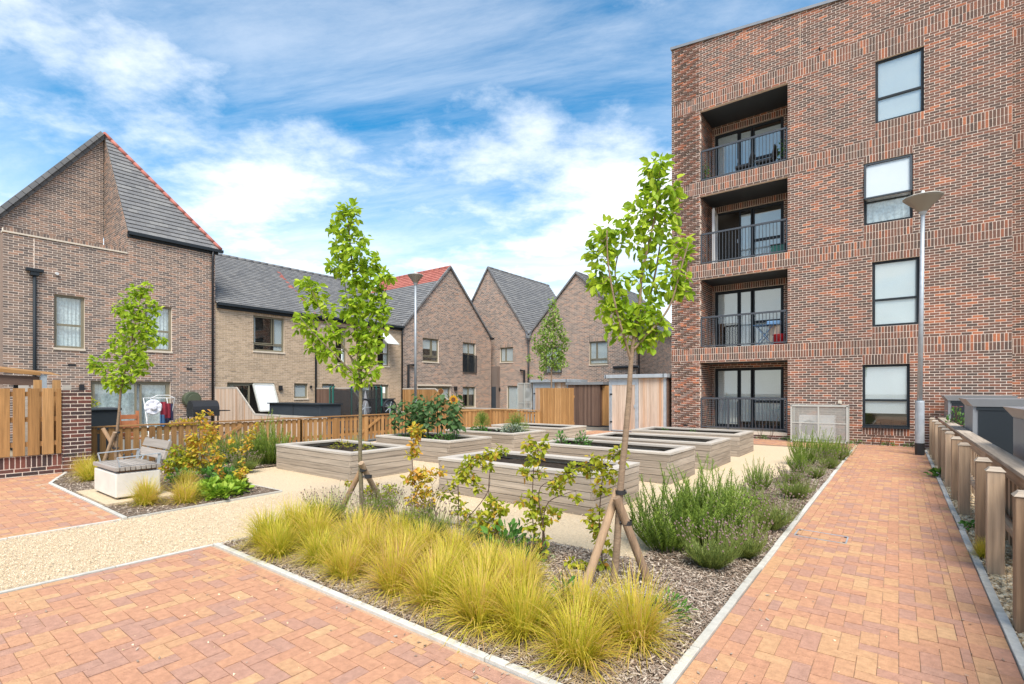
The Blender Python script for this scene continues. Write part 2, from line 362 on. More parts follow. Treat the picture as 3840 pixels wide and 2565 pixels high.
# ------------------------------------------------------------------ many small alike pieces: the largest in view one by one, the rest joined
_unit = {}
def unit(matl):
    if matl.name not in _unit:
        m = MB(); m.obox((0, 0, 0), (1, 0, 0), (0, 1, 0), (0, 0, 1)); _unit[matl.name] = m.mesh('unit_' + matl.name, matl)
    return _unit[matl.name]
def pieces(name, plural, parent, lst, matl, nmax=300, skip=()):
    """lst: (centre, half vectors a, b, d, random)"""
    sc_ = []
    for i, (c, a, b, d, r) in enumerate(lst):
        q = proj(c)
        vis = q is not None and -20 < q[0] < 3860 and -20 < q[1] < 2585
        sc_.append((-(V(a).length * max(V(b).length, V(d).length)) / (q[2] ** 2) if vis else 1, i))
    sc_.sort()
    one = set(i for s, i in sc_[:nmax] if s < 0)
    off = Matrix.Translation(-wloc(parent))
    mb = MB(); n = 0
    for i, (c, a, b, d, r) in enumerate(lst):
        if i in one:
            o = bpy.data.objects.new(name, unit(matl)); COL.objects.link(o); o.parent = parent
            mm = Matrix(((a[0], b[0], d[0], c[0]), (a[1], b[1], d[1], c[1]), (a[2], b[2], d[2], c[2]), (0, 0, 0, 1)))
            o.matrix_basis = off @ mm
        else:
            mb.obox(c, a, b, d, r, skip); n += 1
    if n: tag(mb.build(plural, matl, parent), kind='stuff')
# ------------------------------------------------------------------ ground, paving, beds of gravel and mulch
def sheet(name, polys, matl, z, kind='structure', label=None, cat=None):
    mb = MB()
    for p in polys: mb.poly([(x, y, z) for x, y in p])
    return tag(mb.build(name, matl), label, cat, kind=kind)
sheet('ground', [[(-400, -300), (400, -300), (400, 500), (-400, 500)]], M['ground'], -.16)
sheet('courtyard_gravel', [[(-13.45, -3), (-.985, -3), (-.985, 18.5), (-13.45, 18.5)]], M['gravel'], -.02, label='golden self-binding gravel between the raised beds', cat='gravel')
sheet('garden_patio', [[(-21.48, 2.8), (-13.6, 2.8), (-13.6, 26.2), (-21.48, 26.2)], [(-13.6, 16.5), (-7, 18.55), (-7, 26.2), (-13.6, 26.2)]], M['slab'], -.03, label='pale slab patios of the back gardens', cat='patio')

def inpoly(x, y, P):
    c = False; j = len(P) - 1
    for i in range(len(P)):
        if (P[i][1] > y) != (P[j][1] > y) and x < (P[j][0] - P[i][0]) * (y - P[i][1]) / (P[j][1] - P[i][1]) + P[i][0]: c = not c
        j = i
    return c
def blk(x0, x1, y0, y1, z=0.0):
    g_ = .0022; dz = R.uniform(-.0018, .0018); tx = R.uniform(-.004, .004); ty = R.uniform(-.004, .004)
    n = V((tx, ty, 1)).normalized(); a = V((1, 0, -tx)).normalized(); b = n.cross(a)
    return ((( x0 + x1) / 2, (y0 + y1) / 2, z - .03 + dz), a * ((x1 - x0) / 2 - g_), b * ((y1 - y0) / 2 - g_), n * .03, R.random())
def herring(x0, x1, y0, y1, ok, u=.1):
    L = []
    for i in range(int(math.floor(x0 / u)) - 2, int(math.ceil(x1 / u)) + 2):
        for j in range(int(math.floor(y0 / u)) - 2, int(math.ceil(y1 / u)) + 2):
            k = (i - j) % 4
            if k == 0: a = [i * u, (i + 2) * u, j * u, (j + 1) * u]
            elif k == 3: a = [i * u, (i + 1) * u, j * u, (j + 2) * u]
            else: continue
            a = [max(a[0], x0), min(a[1], x1), max(a[2], y0), min(a[3], y1)]
            if a[1] - a[0] < .025 or a[3] - a[2] < .025: continue
            if ok and not ok((a[0] + a[1]) / 2, (a[2] + a[3]) / 2): continue
            L.append(blk(*a))
    return L
def course(x0, x1, y0, y1, along, L0=.2):
    L = []
    t = (y0 if along == 'y' else x0) - R.random() * .1; e = y1 if along == 'y' else x1
    s = y0 if along == 'y' else x0
    while t < e - .02:
        p, q = max(t, s), min(t + L0, e)
        if q - p > .03: L.append(blk(x0, x1, p, q) if along == 'y' else blk(p, q, y0, y1))
        t += L0
    return L
PX0, PX1 = -.97, .55                    # the path's two edges
pav = tag(MB().build('path_paving', M['joint']), 'terracotta and tan herringbone block paving of path and forecourt', 'paving', kind='structure')
mb = MB(); mb.poly([(-5.63, -2.5, -.006), (PX1, -2.5, -.006), (PX1, 18.56, -.006), (PX0, 18.56, -.006), (PX0, 2.28, -.006), (-5.63, 2.28, -.006)]); mb.build('jointing', M['joint'], pav)
L = []
for k in range(2):
    L += course(PX0 + .1 * k, PX0 + .1 * k + .1, 2.3, 18.5, 'y'); L += course(PX1 - .1 * (k + 1), PX1 - .1 * k, -.4, 18.5, 'y')
L += herring(PX0 + .2, PX1 - .2, 2.25, 18.5, None)
L += course(-5.53, PX0 + .2, 2.15, 2.25, 'x'); L += course(-5.63, -5.53, -1.2, 2.25, 'y')
L += herring(-5.53, PX1 - .2, -1.2, 2.15, lambda x, y: proj((x, y, 0)) is not None and inframe((x, y, 0), 700))
pieces('paver', 'pavers', pav, L, M['paver'], 300)
up = tag(MB().build('terrace_paving', M['joint']), 'terracotta block paving by the brick pier and the timber chair', 'paving', kind='structure')
mb = MB(); mb.poly([(-13.02, -2, -.006), (-7.74, -2, -.006), (-7.74, 2.08, -.006), (-11.65, 2.08, -.006), (-13.02, 2.53, -.006)]); mb.build('jointing', M['joint'], up)
L = course(-7.84, -7.74, .2, 2.06, 'y') + course(-11.6, -7.84, 1.96, 2.06, 'x')
L += herring(-13.0, -7.84, -.6, 2.5, lambda x, y: (y < 1.95 or (x < -11.75 and y < 2.06 + (-11.65 - x) * .34)) and inframe((x, y, 0), 300))
pieces('paver', 'pavers', up, L, M['paver'], 300)
fr = tag(MB().build('frontage_paving', M['joint']), 'strip of orange block paving along the foot of the flats', 'paving', kind='structure')
mb = MB(); mb.poly([(-9.9, 16.6, -.008), (PX0 - .06, 16.6, -.008), (PX0 - .06, 18.56, -.008), (-9.9, 18.56, -.008)]); mb.build('jointing', M['joint'], fr)
pieces('paver', 'pavers', fr, herring(-9.8, PX0 - .07, 16.7, 18.5, None), M['paver'], 120)

# concrete edging strips, laid as separate lengths
def kerb(name, label, pts, w=.055, top=.018, seg=.9):
    t = tag(MB().build(name, M['concrete']), label, 'kerb', kind='structure')
    for (ax, ay), (bx, by) in zip(pts, pts[1:]):
        d = V((bx - ax, by - ay, 0)); Ln = d.length; d.normalize(); nn = V((-d.y, d.x, 0)); n = max(1, round(Ln / seg))
        for i in range(n):
            a = V((ax, ay, 0)) + d * (Ln * i / n + .003); b = V((ax, ay, 0)) + d * (Ln * (i + 1) / n - .003)
            j = R.uniform(-.004, .004)
            m = MB(); m.cur = R.random(); c = (a + b) / 2 + nn * j; c.z = top / 2 - .05 + R.uniform(-.003, .003)
            m.obox(c, d * ((b - a).length / 2), nn * (w / 2), V((0, 0, .05 + top / 2)))
            m.build('edging_block', M['concrete'], t, bevel=.004)
kerb('path_edging', 'pale concrete edging between path and planted strip', [(-.998, 2.30), (-.998, 16.4)])
kerb('fence_side_edging', 'grey concrete edging between path and pebble strip', [(.58, .5), (.58, 17.6)])
kerb('front_bed_edging', 'pale concrete edging along the front of the grass bed', [(-5.66, 2.31), (-1.03, 2.31)])
kerb('grass_bed_side_edging', 'thin concrete edging at the left end of the grass bed', [(-5.66, -1.0), (-5.66, 2.28)], w=.04, top=.008)
kerb('grass_bed_end_edging', 'thin concrete edging where gravel meets the grass bed', [(-5.64, 2.35), (-5.64, 4.35)], w=.04, top=.01)
kerb('rear_bed_edging', 'thin grey edging between grass bed and gravel', [(-5.6, 4.36), (-1.95, 4.5)], w=.03, top=.012)
kerb('left_bed_edging', 'pale concrete edging in front of the timber chair', [(-13.0, 2.56), (-11.66, 2.09), (-7.72, 2.09)], w=.05)
kerb('terrace_edging', 'thin concrete edging between terrace and gravel', [(-7.71, -1.0), (-7.71, 2.05)], w=.04, top=.008)
kerb('left_bed_gravel_edging', 'thin edging around the gravel side of the left bed', [(-7.72, 2.12), (-7.86, 4.2), (-9.7, 4.15)], w=.025, top=.008)

# mulched beds: a mounded sheet with real chips on it
def mulchbed(name, label, P, nchip, seed, rise=.03, size=(.007, .021)):
    rr = random.Random(seed)
    xs = [p[0] for p in P]; ys = [p[1] for p in P]
    t = sheet(name, [P], M['mulch'], .004, label=label, cat='planting bed')
    mb = MB()
    k = 0
    while k < nchip:
        x = rr.uniform(min(xs), max(xs)); y = rr.uniform(min(ys), max(ys))
        if not inpoly(x, y, P): continue
        k += 1
        if not inframe((x, y, 0), 60): continue
        far = proj((x, y, 0))[2]
        l = rr.uniform(*size) * (1 + .06 * far); a = rr.uniform(0, PI); wd = l * rr.uniform(.12, .42)
        ti = rr.gauss(0, .28); ro = rr.gauss(0, .35)
        d = V((math.cos(a) * math.cos(ti), math.sin(a) * math.cos(ti), math.sin(ti))); s = d.cross(UP).normalized(); n = s.cross(d)
        s2 = s * math.cos(ro) + n * math.sin(ro)
        c = V((x, y, .006 + rr.random() * .018)); q = rr.random()
        j = lambda: rr.uniform(.55, 1.1)
        mb.poly([c - d * l * j() - s2 * wd * j() * .5, c + d * l * j() - s2 * wd * j(), c + d * l * j() + s2 * wd * j() * .5, c - d * l * j() + s2 * wd * j()], q)
    tag(mb.build('bark_chips', M['chip'], t), kind='stuff')
    return t
FB = [(-5.62, 2.34), (-1.03, 2.34), (-1.03, 4.52), (-1.95, 4.52), (-5.62, 4.34)]
mulchbed('grass_bed', 'bark mulched bed of golden grasses and saplings in front', FB, 90000, 1)
mulchbed('path_bed', 'bark mulched strip of rosemary and lavender along the path', [(-1.03, 4.53), (-1.03, 15.9), (-1.3, 14.0), (-1.75, 11.0), (-2.02, 7.0), (-1.95, 4.53)], 26000, 2)
mulchbed('left_bed', 'mulched bed around the timber chair and left tree', [(-7.76, 2.13), (-7.88, 4.18), (-9.7, 4.12), (-10.6, 5.0), (-10.7, 8.2), (-13.4, 8.2), (-13.4, 2.62), (-11.64, 2.13)], 22000, 3)
# loose stones on the gravel and the pebble strip by the fence
def pebbles(name, label, n, where, size, matl, seed, cat):
    rr = random.Random(seed); mb = MB()
    ico = [(0, 0, 1), (.89, 0, .45), (.28, .85, .45), (-.72, .53, .45), (-.72, -.53, .45), (.28, -.85, .45), (.72, .53, -.45), (-.28, .85, -.45), (-.89, 0, -.45), (-.28, -.85, -.45), (.72, -.53, -.45)]
    icf = [(0, 1, 2), (0, 2, 3), (0, 3, 4), (0, 4, 5), (0, 5, 1), (1, 6, 2), (2, 7, 3), (3, 8, 4), (4, 9, 5), (5, 10, 1), (6, 7, 2), (7, 8, 3), (8, 9, 4), (9, 10, 5), (10, 6, 1)]
    for k in range(n):
        x, y = where(rr)
        if not inframe((x, y, 0), 40): continue
        s = rr.uniform(*size); a = rr.uniform(0, 6.28); ex = rr.uniform(.8, 1.5); ez = rr.uniform(.5, .85); b0 = len(mb.v); q = rr.random()
        for v in ico:
            j = rr.uniform(.8, 1.15); vx, vy = v[0] * ex * j, v[1] * j
            mb.v.append((x + s * (vx * math.cos(a) - vy * math.sin(a)), y + s * (vx * math.sin(a) + vy * math.cos(a)), v[2] * s * ez * j + s * .25 + (0 if size[1] < .006 else rr.uniform(-.004, .004))))
        for f_ in icf: mb.face(tuple(b0 + i for i in f_), q)
    return tag(mb.build(name, matl, smooth=False), label, cat, kind='stuff')
mb = MB(); mb.poly([(.6, .5, -.02), (1.2, .5, -.02), (1.2, 18.5, -.02), (.6, 18.5, -.02)]); tag(mb.build('pebble_strip', M['gravel']), 'strip of pale pebbles under the path fence', 'gravel', kind='structure')
pebbles('pebbles', 'pale yellow pebbles under the path fence', 5200, lambda r: (r.uniform(.605, 1.0), 3.4 + 13 * r.random() ** 1.8), (.008, .019), M['pebble'], 5, 'pebbles')
def gv(r):
    while True:
        x = r.uniform(-13, -1.9); y = r.uniform(-.6, 9)
        if -7.68 < x < -5.69 or (y > 4.6): return x, y
pebbles('gravel_stones', 'fine golden stones scattered over the courtyard gravel', 34000, lambda r: (lambda x, y: (x, y))(*((r.uniform(-7.68, -5.69), .2 + 4.6 * r.random() ** 1.3) if r.random() < .72 else gv(r))), (.0025, .0062), M['stone'], 6, 'gravel')
pebbles('stray_stones', 'a few stray stones kicked onto the block paving', 90, lambda r: ((r.uniform(-5.4, -1.5), r.uniform(.6, 2.2)) if r.random() < .6 else (r.uniform(-.9, .5), r.uniform(3, 9))), (.004, .009), M['pebble'], 8, 'stones')
# cover plate set into the path
m = MB(); t = thing('access_cover', (-.68, 6.5, 0), 'block-filled access cover with steel frame set into the path', 'cover')
for a, b in (((-.92, 6.38), (-.92, 6.66)), ((-.44, 6.34), (-.44, 6.62)), ((-.92, 6.36), (-.44, 6.33)), ((-.92, 6.67), (-.44, 6.64))):
    m.bar((*a, .001), (*b, .001), .014, .008)
m.build('frame', M['galv'], t)
for x, y in ((-.9, 6.4), (-.9, 6.63), (-.46, 6.37), (-.46, 6.6)):
    m = MB(); m.box((x - .012, y - .009, .0), (x + .012, y + .009, .006)); m.build('lifting_keyhole', M['anth_mid'], t)
# scraps of bark, twigs and dead leaves blown onto the paving
m = MB(); rr = random.Random(55)
for i in range(420):
    u = rr.random()
    if u < .4: x, y = -.9 + abs(rr.gauss(0, .12)), rr.uniform(2.6, 15)
    elif u < .7: x, y = rr.uniform(-5.5, -1.1), 2.26 - abs(rr.gauss(0, .12))
    elif u < .85: x, y = .5 - abs(rr.gauss(0, .1)), rr.uniform(3.5, 15)
    else: x, y = rr.uniform(-5.4, .4), rr.uniform(.5, 2.2)
    a = rr.uniform(0, PI); l = rr.uniform(.004, .02); w_ = l * rr.uniform(.15, .6); d = V((math.cos(a), math.sin(a), rr.uniform(-.2, .3))); s = V((-d.y, d.x, rr.uniform(-.3, .3))) ; c = V((x, y, .006 + .004 * rr.random()))
    m.poly([c - d * l - s * w_ * .4, c - d * l * .2 - s * w_, c + d * l, c + s * w_], rr.random() * .6)
tag(m.build('paving_litter', M['chip']), 'scraps of bark and dead leaf scattered on the paving', 'litter', kind='stuff')
m = MB(); m.box((-10.25, 2.14, -.02), (-8.72, 3.0, .032)); tag(m.build('chair_pad', M['gravel']), 'pale gravelled pad under the concrete plinth', 'gravel', kind='structure')
# ------------------------------------------------------------------ brick walls, windows, roofs
def subtract(a, b, cuts):
    iv = [(a, b)]
    for c, d in cuts:
        nx = []
        for p, q in iv:
            if d <= p or c >= q: nx.append((p, q)); continue
            if c > p: nx.append((p, c))
            if d < q: nx.append((d, q))
        iv = nx
    return iv
def snap(v): return round(v / .075) * .075
class Facade:
    """a brick skin in the plane O + u*U + v*Z, facing N"""
    def __init__(s, root, O, U, N, W, v0, v1, brick, mortar, openings=(), soldiers=(), clip=None, name='wall', nmax=300, rough=None, depth=.13, backs=None, voids=(), extra=()):
        s.root, s.O, s.U, s.N = root, V(O), V(U), V(N)
        op = [tuple(o) for o in openings]; so = [tuple(o) for o in soldiers]
        # mortar backing
        mb = MB(); wb = -.0045
        if backs is None:
            cl_ = op + list(voids); us = sorted({0, W, *[o[0] for o in cl_], *[o[1] for o in cl_]}); vs = sorted({v0, v1, *[o[2] for o in cl_], *[o[3] for o in cl_]})
            us = [u for u in us if 0 <= u <= W]; vs = [v for v in vs if v0 <= v <= v1]
            for a, b in zip(us, us[1:]):
                for c, d in zip(vs, vs[1:]):
                    if any(o[0] - 1e-6 <= a and b <= o[1] + 1e-6 and o[2] - 1e-6 <= c and d <= o[3] + 1e-6 for o in cl_): continue
                    mb.poly([s.P(a, c, wb), s.P(b, c, wb), s.P(b, d, wb), s.P(a, d, wb)])
        else:
            for pl in backs: mb.poly([s.P(u, v, wb) for u, v in pl])
        for pl in extra: mb.poly([s.P(u, v, wb) for u, v in pl])
        for a, b, c, d in op:
            for p, q in (((a, c), (a, d)), ((b, c), (b, d)), ((a, c), (b, c)), ((a, d), (b, d))):
                mb.poly([s.P(*p, wb), s.P(*q, wb), s.P(*q, -depth), s.P(*p, -depth)])
        w = mb.build(name, mortar, root)
        L = []
        n0 = int(math.floor(v0 / .075)); n1 = int(math.ceil(v1 / .075))
        for i in range(n0, n1):
            z0, z1 = max(i * .075 + .008, v0 + .003), min(i * .075 + .067, v1)
            if z1 - z0 < .02: continue
            zm = (z0 + z1) / 2
            a, b = (0, W) if clip is None else clip(zm)
            if b - a < .05: continue
            cuts = [(o[0], o[1]) for o in op if o[2] < z1 - .01 and o[3] > z0 + .01] + [(o[0], o[1]) for o in so if o[2] < z1 - .02 and o[3] > z0 + .02]
            for p, q in subtract(a, b, cuts):
                k = math.floor(p / .225) - 1
                while True:
                    x0 = k * .225 + (.1125 if i % 2 else 0) + .007; x1 = x0 + .211
                    if x0 > q: break
                    y0, y1 = max(x0, p), min(x1, q); k += 1
                    if y1 - y0 < .014: continue
                    pr = R.uniform(-.0015, .002)
                    if rough and rough[0] < (y0 + y1) / 2 < rough[1]:
                        if ((i + 2 * int(k)) % 4) < 2: pr += .026
                        y1 = min(y1, q)
                    L.append((s.P((y0 + y1) / 2, zm, (-.02 + pr) / 2), s.U * ((y1 - y0) / 2), V((0, 0, (z1 - z0) / 2)), s.N * ((.02 + pr) / 2), R.random()))
        for a, b, c, d in so:
            rows = max(1, round((d - c) / .225))
            for r_ in range(rows):
                z0 = c + (d - c) * r_ / rows; z1 = c + (d - c) * (r_ + 1) / rows; n = max(1, round((b - a) / .075))
                for k in range(n):
                    x0 = a + (b - a) * k / n; x1 = a + (b - a) * (k + 1) / n
                    if any(o[0] < (x0 + x1) / 2 < o[1] and o[2] < (z0 + z1) / 2 < o[3] for o in op): continue
                    L.append((s.P((x0 + x1) / 2, (z0 + z1) / 2, -.009), s.U * ((x1 - x0) / 2 - .0075), V((0, 0, (z1 - z0) / 2 - .0075)), s.N * (.011 + R.uniform(-.001, .001)), R.random()))
        pieces('brick', 'bricks', w, L, brick, nmax)
        s.wall = w
    def P(s, u, v, w=0.0): return s.O + s.U * u + V((0, 0, v)) + s.N * w
    def uof(s, p): return (V(p) - s.O).dot(s.U)
def fbox(mb, fa, u0, u1, v0, v1, w0, w1, r=None):
    mb.obox(fa.P((u0 + u1) / 2, (v0 + v1) / 2, (w0 + w1) / 2), fa.U * ((u1 - u0) / 2), V((0, 0, (v1 - v0) / 2)), fa.N * ((w1 - w0) / 2), r)
def window(fa, o, frame, lights, fw=.055, behind='blind', sill=None, back=-.085, name='window', gap=None, label=None):
    """lights: list of (u0,u1,v0,v1) fractions of the opening; each gets its own pane; behind: blind / lace / dark / list of blind boxes in fractions"""
    a, b, c, d = o; W, H = b - a, d - c
    mb = MB(); e = .004
    for q in ((a + e, a + fw, c + e, d - e), (b - fw, b - e, c + e, d - e), (a + fw, b - fw, c + e, c + fw), (a + fw, b - fw, d - fw, d - e)): fbox(mb, fa, *q, back - .06, back)
    wn_ = mb.build(name, frame, fa.root)
    if label: wn_['label'] = label
    for (p, q, r, s_) in lights:
        u0, u1, v0, v1 = a + W * p, a + W * q, c + H * r, c + H * s_
        u0, u1, v0, v1 = max(u0, a + fw * .8), min(u1, b - fw * .8), max(v0, c + fw * .8), min(v1, d - fw * .8)
        m = MB(); k = fw * .62
        for z in ((u0, u0 + k, v0, v1), (u1 - k, u1, v0, v1), (u0 + k, u1 - k, v0, v0 + k), (u0 + k, u1 - k, v1 - k, v1)): fbox(m, fa, *z, back - .055, back + .004)
        m.build('casement', frame, wn_)
        m = MB(); fbox(m, fa, u0 + k - .003, u1 - k + .003, v0 + k - .003, v1 - k + .003, back - .034, back - .026); m.build('pane', M['glass'], wn_)
    if behind:
        boxes = {'blind': [(.02, .98, .02, .98)], 'lace': [], 'dark': []}.get(behind, behind) if isinstance(behind, str) else behind
        for bx in boxes:
            m = MB(); fbox(m, fa, a + W * bx[0], a + W * bx[1], c + H * bx[2], c + H * bx[3], back - .048, back - .042); m.build('blind', M['blind'], wn_)
        if behind == 'lace':
            m = MB(); n = 40
            for k in range(n):
                u0, u1 = a + .03 + (W - .06) * k / n, a + .03 + (W - .06) * (k + 1) / n
                w0, w1 = back - .15 + .018 * math.sin(k * 1.1), back - .15 + .018 * math.sin((k + 1) * 1.1)
                m.poly([fa.P(u0, c + .03, w0), fa.P(u1, c + .03, w1), fa.P(u1, d - .03, w1), fa.P(u0, d - .03, w0)], R.random() * .4 + .3)
            m.build('lace_curtain', M['lace'], wn_)
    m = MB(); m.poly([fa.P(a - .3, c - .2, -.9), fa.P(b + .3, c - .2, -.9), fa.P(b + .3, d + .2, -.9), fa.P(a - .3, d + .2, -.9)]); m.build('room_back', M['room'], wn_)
    if sill:
        m = MB(); fbox(m, fa, a - .02, b + .02, c - .065, c + .002, -.08, .035); m.build('sill', sill, wn_, bevel=.004)
    return wn_
def tiles(root, name, A, U, S, Nn, L, clip, gauge, wid, matl, under=None, nmax=300, pick=None):
    A, U, S, Nn = V(A), V(U).normalized(), V(S).normalized(), V(Nn).normalized()
    rf = None
    mb = MB()
    n = int(L / gauge); Lp = [[], []]
    for i in range(n + 1):
        v = i * gauge; vm = min(v + gauge / 2, L)
        if vm <= v: continue
        a, b = clip(vm)
        if b - a < .03: continue
        k = math.floor(a / wid) - 1
        while True:
            x0 = k * wid + (wid / 2 if i % 2 else 0); x1 = x0 + wid - .004; k += 1
            if x0 > b: break
            x0, x1 = max(x0, a), min(x1, b)
            if x1 - x0 < .03: continue
            h = min(gauge * 1.04, (L - v) * 1.0 + .01); tl = .15
            s2 = (S - Nn * tl).normalized(); n2 = (Nn + S * tl).normalized()
            c = A + U * ((x0 + x1) / 2) + S * (v + h / 2) + Nn * (.022 + R.uniform(-.002, .002))
            e = (c, U * ((x1 - x0) / 2), s2 * (h / 2), n2 * .014, R.random())
            Lp[1 if pick and pick((x0 + x1) / 2, v / L) else 0].append(e)
    return Lp
def roof(root, name, poly3, under, Lp, nmax=300):
    mb = MB(); mb.poly(poly3); rf = mb.build(name, under, root)
    if Lp[0]: pieces('roof_tile', 'roof_tiles', rf, Lp[0], M['tile'], nmax)
    if Lp[1]: pieces('red_roof_tile', 'red_roof_tiles', rf, Lp[1], M['tile_red'], nmax)
    return rf
def pipe(root, name, pts, r, matl, brackets=None):
    m = MB(); m.tube(pts, r, 8)
    return m.build(name, matl, root, smooth=True)
YX = V((0, 1, 0)); XX = V((1, 0, 0)); ZZ = V((0, 0, 1)); MY = V((0, -1, 0))

# ------------------------------------------------------------------ the block of flats (front wall in the plane Y = 18.6)
FY = 18.6; FX0, FX1 = -6.73, 2.38
flat = thing('apartment_block', (-2, 20, 0), 'four storey block of flats in red multi brick with stacked balconies', 'building')
BC = [2.925, 5.925, 8.925, 12.0]                 # centres of the soldier bands
bx0, bx1 = -5.69 - FX0, -2.885 - FX0
tops = [b - .225 - .075 for b in BC]; bots = [.225] + [b + .225 for b in BC[:3]]
balc = [(bx0, bx1, bots[k], tops[k]) for k in range(4)]
wins = [(-.877, .258, .55, 2.425), (-.633, .477, 3.55, 5.44), (-.84, .326, 6.59, 8.47), (-.56, .578, 9.59, 11.48)]
wins = [(a - FX0, b - FX0, snap(c), snap(d)) for a, b, c, d in wins]
W_ = FX1 - FX0
sold = [(0, W_, b - .225, b + .225) for b in BC]
for k, (a, b, c, d) in enumerate(wins):
    sold.append((a, b, c - .235 if k == 0 else BC[k - 1] + .225, c)); sold.append((a, b, d, BC[k] - .225))
def ptop(u): return 14.36 - u * .1165            # the parapet falls towards the right
fa = Facade(flat, (FX0, FY, 0), XX, MY, W_, -.1, 14.4, M['brick_red'], M['mortar'], voids=[(0, W_, ptop(W_), 14.4)], extra=[[(0, ptop(W_)), (W_, ptop(W_)), (0, ptop(0))]], openings=balc + wins, soldiers=sold,
            clip=lambda v: (0, min(W_, (14.36 - v) / .1165)), rough=(.12, .92),
            backs=None)
m = MB()
for a, b in ((FX0 - .03, FX1 + .03),):
    p0, p1 = V((a, FY, ptop(-.03))), V((b, FY, ptop(W_ + .03)))
    m.obox((p0 + p1) / 2 + V((0, .16, .0)), (p1 - p0) / 2, V((0, .22, 0)), V((0, 0, .045)))
m.build('parapet_coping', M['lidgrey'], flat)
m = MB(); m.poly([(FX0, FY + .02, -.1), (FX0, 30, -.1), (FX0, 30, 14.3), (FX0, FY + .02, 14.3)]); m.poly([(FX1, FY + .02, -.1), (FX1, 20.75, -.1), (FX1, 20.75, 13.3), (FX1, FY + .02, 13.3)])
m.poly([(FX0, 30, -.1), (FX1, 30, -.1), (FX1, 30, 13.3), (FX0, 30, 14.3)]); m.poly([(FX0, FY + .3, 14.25), (FX1, FY + .3, 13.2), (FX1, 30, 13.2), (FX0, 30, 14.25)])
m.build('end_walls', M['brick_red'], flat)
f2 = Facade(flat, (FX1, 20.75, 0), XX, MY, 3.0, -.1, 14.4, M['brick_red'], M['mortar'], soldiers=[(0, 3.0, b - .225, b + .225) for b in BC], name='recessed_wall', nmax=60)
m = MB(); fbox(m, fa, 4.2, 4.212, 12.24, 13.85, -.004, .003); m.build('movement_joint', M['mortar_buff'], flat)
m = MB(); m.tube([onY(3075, 190, FY - .02), onY(3072, 182, FY - .1), onY(3075, 174, FY - .12)], .02, 6); m.build('overflow_pipe', M['black'], flat)
m = MB(); fbox(m, fa, .38, .59, .32, .385, .001, .012); m.build('air_brick', M['black'], flat)
m = MB(); p = onY(3150, 1508, FY); m.box((p.x - .05, FY - .04, p.z - .05), (p.x + .05, FY, p.z + .05)); m.tube([p + V((0, -.04, -.01)), p + V((0, -.09, -.02))], .025, 8); m.build('boiler_flue', M['sill'], flat)

